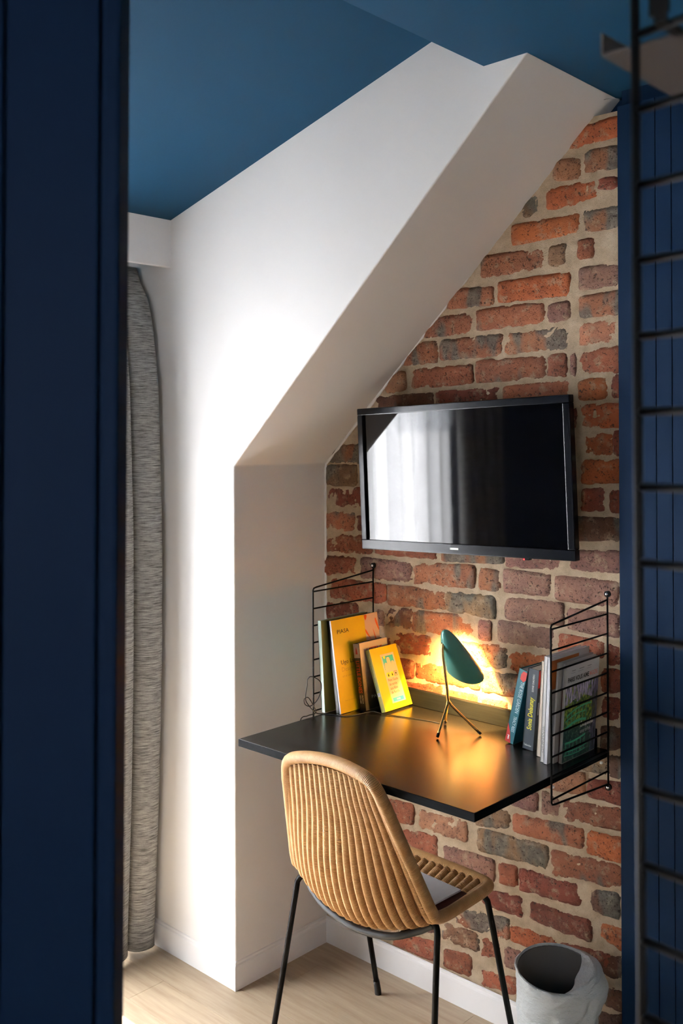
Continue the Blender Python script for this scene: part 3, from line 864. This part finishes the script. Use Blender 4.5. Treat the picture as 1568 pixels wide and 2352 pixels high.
# left row
t, *_ = book('art_book', 'pale sage green book, first on the left against the wire ladder', (0.2136, -0.2403), 0.0120, 0.188, 0.2445, -3.4, [(0.33, 0.46, 0.38, 1), (0.30, 0.25, 0.06, 1)])  # olive front colour holds yellow light reflected between the books
t, *_ = book('art_book', 'thin matte black book between the sage green one and the tall yellow catalogue', (0.2478, -0.2200), 0.0110, 0.175, 0.2450, -8.0, [(0.012, 0.013, 0.012, 1)] * 2)
t, th_, w_, h_ = book('catalogue', 'tall yellow auction catalogue with a pink picture strip down its edge', (0.2630, -0.2225), 0.0052, 0.190, 0.2465, -8.8, [(0.50, 0.47, 0.50, 1), (0.84, 0.56, 0.012, 1)], cat='book')
on_front(t, 'picture_strip', w_ * 0.70, 0.0, w_ - 0.0005, h_ - 0.0005, PINK, label='pink picture strip with orange strokes')
on_front(t, 'blue_patch', w_ * 0.705, 0.130, w_ * 0.86, 0.140, INKBLUE, 0.0006)
for pts in ([(.93, .222), (.99, .196), (.995, .205), (.945, .232)], [(.71, .205), (.83, .166), (.85, .150), (.80, .175), (.705, .195)], [(.86, .205), (.93, .165), (.92, .142), (.89, .175)], [(.70, .244), (.76, .243), (.72, .23)], [(.75, .10), (.9, .06), (.93, .07), (.80, .115)]):
    blob(t, 'brush_stroke', [(a * w_, b) for a, b in pts], INKORANGE, 0.0008)
ftext(t, 'PIASA', 0.0155, 0.020, 0.209, INK, 0.046)
ftext(t, 'Ugo La Pietra', 0.0165, 0.022, 0.1270, INK, 0.098)
ftext(t, 'Design', 0.0165, 0.022, 0.108, INKFAINT, 0.048)
ftext(t, 'art et territoire', 0.009, 0.022, 0.093, INKFAINT, 0.052)
ftext(t, 'vente aux enchères', 0.005, 0.020, 0.030, INKFAINT, 0.045)
t, th_, w_, h_ = book('paperback', 'dark paperback with red spine title, between the tall catalogue and the small yellow guide', (0.2780, -0.1580), 0.0225, 0.117, 0.1785, -8.4, [(0.020, 0.010, 0.012, 1), (0.42, 0.33, 0.27, 1)])
def m_cover_dusk():
    m = NT('dusk_photo_print'); v = m.coords(); sp = m.n('ShaderNodeSeparateXYZ'); m.l(v, sp.inputs[0])
    n = m.noise(v, 45, 4, 0.6); g = m.math('ADD', m.math('MULTIPLY', sp.outputs['Z'], 5.6), m.math('MULTIPLY', n, 0.35))
    m.l(m.ramp(g, [(0.12, (0.012, 0.010, 0.009)), (0.42, (0.05, 0.035, 0.025)), (0.62, (0.22, 0.15, 0.10)), (0.95, (0.52, 0.42, 0.35))]), m.b.inputs['Base Color']); m.b.inputs['Roughness'].default_value = 0.4
    return m.m
DUSK = m_cover_dusk()
on_front(t, 'cover_photo', 0.001, 0.001, w_ - 0.001, h_ - 0.001, DUSK)
ftext(t, 'LITTLE', 0.0200, 0.028, 0.148, INKRED, 0.064, 0.0002)
ftext(t, 'BONES', 0.0240, 0.028, 0.118, INKRED, 0.070, 0.0002)
ftext(t, 'PATRICIA', 0.0120, 0.028, 0.028, INKWHITE, 0.075)
on_spine(t, 'spine_photo', 0.0008, 0.140, 0.0217, 0.1778, DUSK)
blob2 = obj('red_figure', poly(bmesh.new(), [(0.0075, -0.0006, 0.150), (0.0145, -0.0006, 0.150), (0.0135, -0.0006, 0.160), (0.011, -0.0006, 0.170), (0.0085, -0.0006, 0.160)]), INKRED, t)
stext(t, 'LITTLE BONES', 0.0170, 0.0050, 0.1320, INKRED, False, 0.086, 0.0002)
stext(t, 'PATRICIA GIBNEY', 0.0070, 0.0050, 0.0400, INKWHITE, False, 0.022)
stext(t, 'PATRICIA', 0.0070, 0.0130, 0.0400, INKWHITE, False, 0.022)
t, th_, w_, h_ = book('guide_book', 'small bright yellow guide with a pink panel of three cartoon heads', (0.3385, -0.1385), 0.0150, 0.113, 0.1685, -20.5, [(0.62, 0.60, 0.16, 1), (0.80, 0.53, 0.012, 1)])
on_front(t, 'pink_panel', 0.036, 0.016, 0.092, 0.148, PINK)
on_front(t, 'blue_panel', 0.0415, 0.100, 0.0865, 0.142, INKTEAL, 0.0005)
for cx_, top_, wd in ((0.0500, 0.124, 0.0062), (0.0635, 0.138, 0.0068), (0.0785, 0.126, 0.0066)):
    blob(t, 'cartoon_head', [(cx_ - wd, 0.104), (cx_ - wd, top_ - 0.008), (cx_ - wd * 0.6, top_ - 0.001), (cx_ + wd * 0.6, top_ - 0.001), (cx_ + wd, top_ - 0.008), (cx_ + wd, 0.104)], PINK, 0.0007)
blob(t, 'cartoon_shoulders', [(0.0425, 0.1003), (0.047, 0.108), (0.063, 0.113), (0.081, 0.108), (0.0855, 0.1003)], PINK, 0.0008)
blob(t, 'cartoon_sun', [(0.050 + 0.0042 * math.cos(k), 0.139 + 0.0042 * math.sin(k)) for k in (0, 1.05, 2.1, 3.14, 4.2, 5.2)], INKYEL, 0.0009)
for k, mt in enumerate((INKYEL, INKYEL, INKRED)):
    y_ = 0.0425 + k * 0.0155
    on_front(t, 'icon_square', y_, 0.085, y_ + 0.0128, 0.0975, mt, 0.0005)
    if k == 2: on_front(t, 'icon_square', y_ + 0.001, 0.086, y_ + 0.0118, 0.0965, PINK, 0.0007)
    blob(t, 'icon_mark', [(y_ + 0.0040, 0.0875), (y_ + 0.0064, 0.0955), (y_ + 0.0088, 0.0875)] if k != 2 else [(y_ + 0.0064 + 0.003 * math.cos(a), 0.0912 + 0.003 * math.sin(a)) for a in (0, 1.2, 2.5, 3.8, 5)], INK, 0.0009, 2)
for s_, z_, wd in (('Petit Guide', 0.0735, 0.039), ('de survie', 0.0625, 0.031), ('aux fêtes', 0.0515, 0.031), ('de famille', 0.0405, 0.034)):
    ftext(t, s_, 0.0105, 0.043, z_, INK, wd)
on_front(t, 'grey_line', 0.043, 0.0345, 0.078, 0.0352, INKGREY, 0.0005); on_front(t, 'grey_line', 0.043, 0.0325, 0.070, 0.0331, INKGREY, 0.0005)
on_front(t, 'teal_button', 0.0415, 0.0185, 0.0865, 0.0295, INKTEAL, 0.0005)
ftext(t, 'WINTER', 0.0055, 0.064, 0.0222, INKWHITE, 0.015, align='CENTER', lift=0.0009)
ftext(t, 'MARABOUT', 0.0048, 0.064, 0.0070, INKFAINT, 0.018, align='CENTER')
stext(t, 'Petit Guide de survie aux fêtes de famille', 0.0062, 0.0055, 0.1560, INKTEAL, False, 0.098)
on_spine(t, 'spine_badge', 0.003, 0.042, 0.012, 0.052, INKWHITE); stext(t, 'm', 0.008, 0.005, 0.051, INKBLUE, False)

# right row
t, th_, w_, h_ = book('paperback', 'teal paperback with red ends, leftmost of the right row and leaning most', (0.7225, -0.1290), 0.0240, 0.098, 0.1870, 13.6, [(0.012, 0.135, 0.165, 1)] * 2, yaw=-3)
obj('red_corner', poly(bmesh.new(), [(0, -0.0004, 0.0), (0.0165, -0.0004, 0.0), (0.010, -0.0004, 0.026), (0.0, -0.0004, 0.046)]), INKRED, t)
obj('red_flower', poly(bmesh.new(), [(0.008, -0.0004, 0.163), (0.018, -0.0004, 0.158), (0.0242, -0.0004, 0.165), (0.0242, -0.0004, 0.184), (0.013, -0.0004, 0.184), (0.008, -0.0004, 0.175)]), INKRED, t)
stext(t, 'THE ROSE GARDEN', 0.0138, 0.0115, 0.1580, INKPALE, False, 0.080)
stext(t, 'TRACY REES', 0.0125, 0.0115, 0.0690, INKPALE, False, 0.040)
stext(t, 'pan', 0.0075, 0.006, 0.018, INKWHITE, False, bold=0.0003)
t, th_, w_, h_ = book('paperback', 'slate grey biography with a yellow title up its spine, second in the right row', (0.7800, -0.1400), 0.0290, 0.116, 0.1930, 5.4, [(0.060, 0.075, 0.090, 1), (0.040, 0.042, 0.045, 1)])
on_front(t, 'red_band', 0.001, 0.150, w_ - 0.001, h_ - 0.001, INKRED, label='red band at the top of the cover')
on_front(t, 'grey_figure', 0.006, 0.085, 0.040, 0.115, plain('grey_photo', (0.42, 0.42, 0.42, 1), 0.5), 0.0005)
stext(t, 'Sonia Delaunay', 0.0180, 0.0205, 0.048, INKYEL, True, 0.078, 0.0003, 0.1)
stext(t, 'SOPHIE CHAUVEAU', 0.0072, 0.0190, 0.139, INKWHITE, True, 0.042, 0.0001)
text(t, 'lettering', 'Tallandier', 0.0062, (0.003, -0.0006, 0.0085), (1, 0, 0), (0, 0, 1), INKWHITE, 0.021)
t, *_ = book('slim_book', 'cream book with a plain faded spine, third in the right row', (0.8330, -0.1640), 0.0118, 0.135, 0.2220, 4.1, [(0.62, 0.53, 0.44, 1)] * 2)
for z_ in (0.02, 0.06, 0.09, 0.135, 0.165, 0.19): stext(t, '- . ', 0.005, 0.0085, z_, INKGREY, True)
t, *_ = book('slim_book', 'white book lettered up its spine, beside the cream one', (0.8612, -0.1925), 0.0100, 0.160, 0.2420, 2.9, [(0.64, 0.62, 0.60, 1)] * 2)
stext(t, 'GUNWIE', 0.0075, 0.0082, 0.022, INKGREY, True, 0.062)
stext(t, 'collection', 0.0042, 0.0080, 0.205, INKGREY, True)
t, th_, w_, h_ = book('art_book', 'tall white book with an orange picture on its cover, in the right row', (0.8735, -0.1985), 0.0092, 0.172, 0.2425, 2.9, [(0.72, 0.72, 0.76, 1), (0.62, 0.61, 0.62, 1)])
on_front(t, 'orange_picture', 0.003, 0.168, w_ * 0.72, h_ - 0.008, plain('rust_orange_print', (0.62, 0.19, 0.045, 1), 0.5), label='rust orange picture')
t, th_, w_, h_ = book('magazine', 'thin grey magazine behind the front rod of the right ladder', (0.8860, -0.1850), 0.0050, 0.155, 0.2300, 4.0, [(0.50, 0.49, 0.48, 1), (0.40, 0.39, 0.38, 1)])
t, th_, w_, h_ = book('magazine', 'thin magazine with a dark red lower spine, second from the right end', (0.8920, -0.1665), 0.0052, 0.140, 0.2260, 4.0, [(0.66, 0.65, 0.64, 1), (0.55, 0.54, 0.52, 1)])
on_spine(t, 'red_spine_half', 0.0, 0.0, 0.0052, 0.165, plain('maroon_print', (0.11, 0.030, 0.028, 1), 0.4))
t, th_, w_, h_ = book('magazine', 'travel magazine with a garden bridge on the cover, facing out behind the right ladder', (0.8982, -0.1740), 0.0068, 0.150, 0.2225, 4.0, [(0.45, 0.43, 0.40, 1), (0.70, 0.68, 0.69, 1)])
def m_garden():
    m = NT('garden_photo_print'); v = m.coords(); sp = m.n('ShaderNodeSeparateXYZ'); m.l(v, sp.inputs[0])
    fo = m.noise(v, 110, 5, 0.7); bl = m.noise(v, 26, 3, 0.6); hang = m.noise(m.coords(scale=(1, 160, 34)), 1.0, 3, 0.6)
    leaf = m.ramp(fo, [(0.32, (0.010, 0.022, 0.022)), (0.46, (0.05, 0.13, 0.05)), (0.56, (0.30, 0.38, 0.05)), (0.68, (0.62, 0.66, 0.12))])
    dark = m.ramp(fo, [(0.32, (0.006, 0.014, 0.022)), (0.52, (0.03, 0.09, 0.08)), (0.66, (0.22, 0.34, 0.22))])
    lil = m.ramp(hang, [(0.36, (0.05, 0.06, 0.08)), (0.50, (0.42, 0.35, 0.60)), (0.62, (0.85, 0.76, 0.88))])
    up = m.math('GREATER_THAN', m.math('ADD', sp.outputs['Z'], m.math('MULTIPLY', bl, 0.05)), 0.162)
    low = m.math('LESS_THAN', m.math('ADD', sp.outputs['Z'], m.math('MULTIPLY', bl, 0.05)), 0.098)
    c = m.mix(low, leaf, dark); c = m.mix(m.math('MULTIPLY', up, m.ramp(hang, [(0.4, (0, 0, 0)), (0.5, (1, 1, 1))])), c, lil)
    right = m.math('GREATER_THAN', m.math('ADD', sp.outputs['Y'], m.math('MULTIPLY', bl, 0.05)), 0.150)
    c = m.mix(m.math('MULTIPLY', right, 0.75), c, m.ramp(hang, [(0.4, (0.01, 0.01, 0.03)), (0.7, (0.30, 0.26, 0.48))]))
    m.l(c, m.b.inputs['Base Color']); m.b.inputs['Roughness'].default_value = 0.3; return m.m
on_front(t, 'cover_photo', 0.001, 0.001, w_ - 0.001, 0.174, m_garden(), label='photograph of a garden bridge')
BRG = plain('bridge_green_print', (0.10, 0.58, 0.35, 1), 0.4)
def strip(y0, z0, y1, z1, wd, name='bridge_rail', bow=0.0):
    n = 8; th = t['dims'][0]; a = []; b = []
    for k in range(n + 1):
        u = k / n; y = y0 + (y1 - y0) * u; z = z0 + (z1 - z0) * u + bow * 4 * u * (1 - u)
        a.append((th + 0.0007, y, z - wd / 2)); b.append((th + 0.0007, y, z + wd / 2))
    obj(name, poly(bmesh.new(), a + b[::-1]), BRG, t)
def post(y, z0, z1, wd=0.0022): on_front(t, 'bridge_post', y - wd / 2, z0, y + wd / 2, z1, BRG, 0.0007)
strip(0.010, 0.106, 0.120, 0.118, 0.0032, bow=0.006); strip(0.006, 0.094, 0.095, 0.104, 0.0026, bow=0.005); strip(0.004, 0.076, 0.100, 0.083, 0.0060, bow=0.008)
for k in range(6): post(0.016 + k * 0.0165, 0.078 + k * 0.0012, 0.110 + k * 0.002)
strip(0.010, 0.044, 0.100, 0.048, 0.0048, bow=-0.003); strip(0.006, 0.026, 0.110, 0.024, 0.0022, bow=-0.004); strip(0.008, 0.016, 0.105, 0.014, 0.0020, bow=-0.003)
for k in range(6): post(0.014 + k * 0.0165, 0.014, 0.044)
ftext(t, 'PARIS VOUS AIME', 0.0150, 0.0085, 0.184, INK, 0.094, 0.0004)
ftext(t, 'MAGAZINE', 0.0150, 0.1060, 0.184, INKPINK, 0.036, 0.0002)
for y_, wd in ((0.024, 0.016), (0.056, 0.022), (0.094, 0.018)):
    on_front(t, 'small_print', y_, 0.2080, y_ + wd, 0.2095, INKGREY, 0.0005); on_front(t, 'small_print', y_ - 0.004, 0.2030, y_ + wd * 0.9, 0.2040, plain('lilac_small_print', (0.42, 0.40, 0.46, 1), 0.6), 0.0005)
ftext(t, 'Escapades', 0.0190, 0.0740, 0.0690, INKWHITE, 0.060, 0.0007, 0.15, lift=0.0010)
ftext(t, 'autour de Paris', 0.0130, 0.0740, 0.0545, INKWHITE, 0.048, 0.0001, 0.1, lift=0.0010)

# ---------------------------------------------------------------- rattan chair
ch = thing('rattan_chair', 'woven rattan shell chair with black metal legs pulled up to the desk', 'chair', (0.52, -0.36, 0))
CO = Vector((0.52, -0.36, 0)); LC = lambda p: Vector(p) - CO
# right and left rims: front corner, rear bend, top
RF, RB, RT = Vector((0.739, -0.207, 0.462)), Vector((0.7216, -0.401, 0.440)), Vector((0.7005, -0.578, 0.7870))
LF, LB, LT = Vector((0.305, -0.203, 0.462)), Vector((0.2880, -0.410, 0.440)), Vector((0.4300, -0.580, 0.7790))
def rimpt(F, B, T, v):
    """v 0..1 from the seat front to the back's top with a rounded bend"""
    a = 0.34
    if v <= a:
        p = F.lerp(B, v / a)
    else:
        p = B.lerp(T, (v - a) / (1 - a))
    k = max(0.0, 1 - abs(v - a) / 0.10)
    return p + (F.lerp(T, 0.5) - B) * 0.045 * k * k
def shell(u, v):
    """u -1..1 across, v 0..1 along; bowl shaped seat, hollow back"""
    l, r = rimpt(LF, LB, LT, v), rimpt(RF, RB, RT, v)
    uu = u
    p = l.lerp(r, (uu + 1) / 2)
    e = 1 - u * u
    sag_z = -0.052 * math.exp(-((v - 0.30) / 0.24) ** 2) - 0.008
    sag_y = -0.046 * math.exp(-((v - 0.50) / 0.26) ** 2)
    if v > 0.9: 
        k = (v - 0.9) / 0.1; sag_z = sag_z * (1 - k) + 0.024 * k; sag_y *= (1 - k * 0.5)
    if v < 0.12:
        k = 1 - v / 0.12; sag_y += 0.020 * k; sag_z = sag_z * (1 - 0.75 * k)
    return p + Vector((0, sag_y * e, sag_z * e))
def shell_in(u, v):
    # rounded corners at the back's top and the seat front
    return shell(u, v)
NS = 18
for k in range(NS):
    u = -0.945 + 1.89 * k / (NS - 1)
    cut = max(0.0, (abs(u) - 0.78) / 0.22)
    v1 = 0.985 - 0.075 * cut ** 2; v0 = 0.015 + 0.03 * cut ** 2
    pts = [LC(shell(u, v0 + (v1 - v0) * i / 40)) for i in range(41)]
    tubeo('rattan_strand', pts, 0.0110, RATTAN, ch, 8)
bm = grid(bmesh.new(), lambda a, b: LC(shell(-0.95 + 1.9 * a, 0.02 + 0.94 * b)), 24, 36)  # darker woven backing, added behind the strands to block light
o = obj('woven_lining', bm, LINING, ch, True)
# rim
side_r = [shell(1.0, v) for v in [0.06 + 0.84 * i / 26 for i in range(27)]]
top = [shell(u, 1.0 - 0.0) for u in (0.80, 0.5, 0.25, 0, -0.25, -0.5, -0.80)]
side_l = [shell(-1.0, v) for v in [0.90 - 0.84 * i / 26 for i in range(27)]]
front = [shell(u, 0.0) for u in (-0.86, -0.5, -0.25, 0, 0.25, 0.5, 0.86)]
def corner(a, b, c): return a.lerp(c, 0.5) * 0.42 + b * 0.58
c1 = corner(side_r[-1], shell(1, 1), top[0]); c2 = corner(top[-1], shell(-1, 1), side_l[0]); c3 = corner(side_l[-1], shell(-1, 0), front[0]); c4 = corner(front[-1], shell(1, 0), side_r[0])
rim = side_r + [c1] + top + [c2] + side_l + [c3] + front + [c4]
tubeo('rim', [LC(p) for p in smoothpath(rim, 3, True)], 0.0140, RIMM, ch, 12, True)
# legs
def leg(name, pts, r=0.0072):
    return tubeo(name, [LC(p) for p in smoothpath(pts, 6)], r, BLACKM, ch, 10)
legs = [
    [(0.690, -0.372, 0.418), (0.712, -0.388, 0.424), (0.7215, -0.395, 0.412), (0.7225, -0.398, 0.380), (0.7240, -0.41, 0.20), (0.7250, -0.418, 0.006)],
    [(0.345, -0.40, 0.418), (0.318, -0.412, 0.424), (0.305, -0.420, 0.412), (0.302, -0.426, 0.38), (0.288, -0.455, 0.20), (0.272, -0.486, 0.006)],
    [(0.700, -0.250, 0.440), (0.728, -0.240, 0.446), (0.738, -0.232, 0.438), (0.742, -0.222, 0.405), (0.756, -0.180, 0.20), (0.770, -0.140, 0.006)],
    [(0.372, -0.245, 0.425), (0.345, -0.240, 0.432), (0.336, -0.234, 0.42), (0.332, -0.222, 0.38), (0.316, -0.168, 0.19), (0.3006, -0.1144, 0.006)]]
for p_ in legs:
    lg = leg('leg', p_)
    a, b = Vector(p_[-1]), Vector(p_[-2]); d_ = (b - a).normalized()
    tubeo('rubber_foot', [LC(a + d_ * 0.038), LC(a + d_ * 0.004), LC(a - Vector((0, 0, 0.006)))], [0.0085, 0.0092, 0.0090], RUBBER, lg, 10)
    
sagbar = smoothpath([(0.702, -0.382, 0.421), (0.66, -0.395, 0.395), (0.60, -0.415, 0.372), (0.51, -0.425, 0.362), (0.42, -0.425, 0.374), (0.36, -0.418, 0.396), (0.325, -0.41, 0.421)], 6)
tubeo('rear_bar', [LC(p) for p in sagbar], 0.0085, DARKBAR, ch, 10)
sagbar = smoothpath([(0.712, -0.246, 0.441), (0.66, -0.240, 0.415), (0.52, -0.235, 0.398), (0.40, -0.238, 0.410), (0.355, -0.243, 0.428)], 6)
tubeo('front_bar', [LC(p) for p in sagbar], 0.0085, DARKBAR, ch, 10)
for x_ in (0.40, 0.62):
    tubeo('side_bar', [LC((x_, -0.412, 0.376)), LC((x_, -0.238, 0.405))], 0.0055, BLACKM, ch, 8)

# magazines lying on the seat
def mag(name, label, K, ex, ey, w, d, th, mat, dark=None):
    ex, ey = Vector(ex).normalized(), Vector(ey).normalized(); n = ex.cross(ey).normalized()
    if n.z < 0: n = -n
    t = thing(name, label, 'magazine', K)
    def f(a, b): return ex * (a * w) + ey * (b * d)
    bm = bmesh.new(); nu = 8
    top = [[bm.verts.new(f(i / nu, j / nu) + n * (th + 0.012 * (i / nu) * (1 - j / nu) )) for j in range(nu + 1)] for i in range(nu + 1)]
    bot = [[bm.verts.new(f(i / nu, j / nu) + n * (0.012 * (i / nu) * (1 - j / nu))) for j in range(nu + 1)] for i in range(nu + 1)]
    for i in range(nu):
        for j in range(nu):
            bm.faces.new((top[i][j], top[i + 1][j], top[i + 1][j + 1], top[i][j + 1])); bm.faces.new((bot[i][j], bot[i][j + 1], bot[i + 1][j + 1], bot[i + 1][j]))
    for i in range(nu):
        bm.faces.new((top[i][0], bot[i][0], bot[i + 1][0], top[i + 1][0])); bm.faces.new((top[i][nu], top[i + 1][nu], bot[i + 1][nu], bot[i][nu]))
        bm.faces.new((top[0][i], top[0][i + 1], bot[0][i + 1], bot[0][i])); bm.faces.new((top[nu][i], bot[nu][i], bot[nu][i + 1], top[nu][i + 1]))
    bmesh.ops.recalc_face_normals(bm, faces=bm.faces)
    obj('cover', bm, mat, t)
    return t
def m_greymag():
    m = NT('grey_magazine_print'); v = m.coords(); a = m.noise(v, 9, 4, 0.6)
    m.l(m.ramp(a, [(0.28, (0.16, 0.16, 0.16)), (0.36, (0.72, 0.73, 0.77)), (0.7, (0.82, 0.83, 0.87))]), m.b.inputs['Base Color']); m.b.inputs['Roughness'].default_value = 0.45
    return m.m
mag('seat_magazine', 'pale grey magazine lying open side up on the rattan seat', (0.7060, -0.2850, 0.4640), (-1, 0.03, -0.02), (-0.10, -1, -0.05), 0.235, 0.150, 0.004, m_greymag())
mag('seat_magazine', 'dark red magazine under the grey one on the rattan seat', (0.7240, -0.2800, 0.4575), (-1, 0.03, -0.04), (-0.08, -1, -0.07), 0.225, 0.140, 0.004, plain('maroon_cover', (0.085, 0.016, 0.010, 1), 0.55, bump=0.3, bscale=80))

# ---------------------------------------------------------------- waste bin
bc_ = Vector((0.870, -0.142, 0)); BR = 0.089; BH = 0.288
bn = thing('waste_bin', 'grey waste bin lined with a white plastic bag by the brick wall', 'bin', bc_)
def rim_tilt(bm):
    for v in bm.verts: v.co.z += (max(0.0, v.co.z) / BH) * 0.125 * (-0.684 * v.co.x + 0.729 * v.co.y)
    return bm
obj('bin_body', rim_tilt(lathe(bmesh.new(), [(0, 0), (BR * 0.86, 0), (BR * 0.88, 0.004), (BR * 0.985, BH - 0.004), (BR, BH), (BR * 0.975, BH - 0.003), (BR * 0.85, 0.008), (0, 0.008)], 40)), BINM, bn, True)
def liner(u, v):
    a = 2 * PI * u; ca, sa = math.cos(a), math.sin(a)
    # v 0: low hem outside -> 0.7 rim -> 1 inside
    if v < 0.7:
        t = v / 0.7; z = 0.075 + (BH + 0.004 - 0.075) * t
        r = BR * (0.885 + 0.115 * z / BH) + 0.0035
        r += 0.0050 * (1 - t * 0.5) * noise.noise(Vector((ca * 3, sa * 3, z * 16))) + 0.0034 * noise.noise(Vector((ca * 2, sa * 2, z * 60))) + 0.0022 * noise.noise(Vector((ca * 6, sa * 6, z * 120)))
        w = math.exp(-((a - 0.70) / 0.60) ** 2)          # slack fold on the right
        r += w * (0.026 * math.exp(-((z - 0.245) / 0.045) ** 2))
        z += w * 0.012 * t
        band = math.exp(-((z - 0.205 - 0.012 * math.sin(a)) / 0.006) ** 2)
        r += 0.0028 * band
        k = math.exp(-((a - 4.75) / 0.30) ** 2)           # gathered knot at the front left
        r += k * 0.005 * math.sin(z * 420) * (1 if z < 0.20 else 0)
    else:
        t = (v - 0.7) / 0.3; z = BH + 0.004 - t * 0.012
        r = BR * 0.995 - 0.002 * t
    return (r * ca, r * sa, z)
o = obj('bag', rim_tilt(grid(bmesh.new(), liner, 84, 80, True)), LINER, bn, True); o['label'] = 'white plastic bag turned over the rim'
md = o.modifiers.new('film', 'SOLIDIFY'); md.thickness = 0.0006
obj('bag_inside', rim_tilt(lathe(bmesh.new(), [(BR * 0.972, BH - 0.004), (BR * 0.80, 0.05), (BR * 0.7, 0.02), (0, 0.018)], 40)), INNER, bn, True)
def flap(u, v):
    a = -0.82 + 2.25 * u
    r0 = BR * 0.99; ro = Vector((r0 * math.cos(a), r0 * math.sin(a), BH + 0.004))
    bow = math.sin(PI * u)
    inner = ro * (1 - 0.50 * bow); inner.z = BH + 0.004 - 0.012 * bow
    out = ro * (1 + 0.16 * bow); out.z = BH - 0.002 - 0.02 * bow
    p = inner.lerp(ro + Vector((0, 0, 0.012 * bow)), v / 0.5) if v < 0.5 else (ro + Vector((0, 0, 0.012 * bow))).lerp(out, (v - 0.5) / 0.5)
    return p + Vector((0, 0, 0.003 * noise.noise(p * 60)))
o = obj('bag_fold', rim_tilt(grid(bmesh.new(), flap, 24, 16)), LINER, bn, True); o['label'] = 'slack fold of the white bag'
md = o.modifiers.new('film', 'SOLIDIFY'); md.thickness = 0.0006

# ---------------------------------------------------------------- black wire shelf unit close to the viewer on the right
wu = thing('wire_shelf_frame', 'tall black wire ladder frame close to the viewer at the right edge', 'shelf frame', (1.7943, -1.5837, 0))
rd = Vector((0.994, -0.106, 0)); lean = Vector((0.0019, 0.0045, 0))
def wp(s, z): return tuple(rd * s + Vector((-0.0009, -0.0026, 0)) * (1.78 - z) * -1.0 + Vector((-0.001, -0.0027, 0)) * 0 + Vector((0, 0, z)))
for s in (0.0, 0.30):
    tubeo('upright', [wp(s, 0.004), wp(s, 2.30)], 0.0028, BLACKM, wu, 12)
for k in range(-11, 37):
    z = 1.7597 - 0.0452 * k
    if 0.05 < z < 2.28: tubeo('rung', [wp(0.0, z), wp(0.30, z)], 0.0025, BLACKM, wu, 10)
GREYT = plain('grey_tray_metal', (0.055, 0.046, 0.042, 1), 0.5)
ty = thing('tray_shelf', 'grey metal tray shelf hooked onto the black wire frame', 'shelf', (1.765, -1.5716, 1.7581))
bm = bmesh.new(); box(bm, (0, 0, 0), (0.34, 0.22, 0.0015), 0.0004); box(bm, (0, 0, 0), (0.0015, 0.22, 0.0150), 0.0004); box(bm, (0, 0.2185, 0), (0.34, 0.22, 0.0150), 0.0004)
obj('tray', bm, GREYT, ty)
bm = bmesh.new(); box(bm, (0.0445, -0.026, 0.004), (0.0560, -0.0225, 0.016), 0.001); box(bm, (0.0470, -0.025, -0.0005), (0.0545, -0.0215, 0.008), 0.001); box(bm, (0.0465, -0.0235, 0.0000), (0.0545, 0.004, 0.0016), 0.0005)
obj('hook', bm, BLACKM, ty)
# loose wire at the top of the bricks
tag(tubeo('loose_wire', smoothpath([(0.905, -0.004, 2.305), (0.925, -0.012, 2.312), (0.955, -0.012, 2.3105), (0.9715, -0.010, 2.305)], 6), 0.0006, INKGREY, None, 6), 'thin pale wire in the gap above the topmost brick', 'wire')
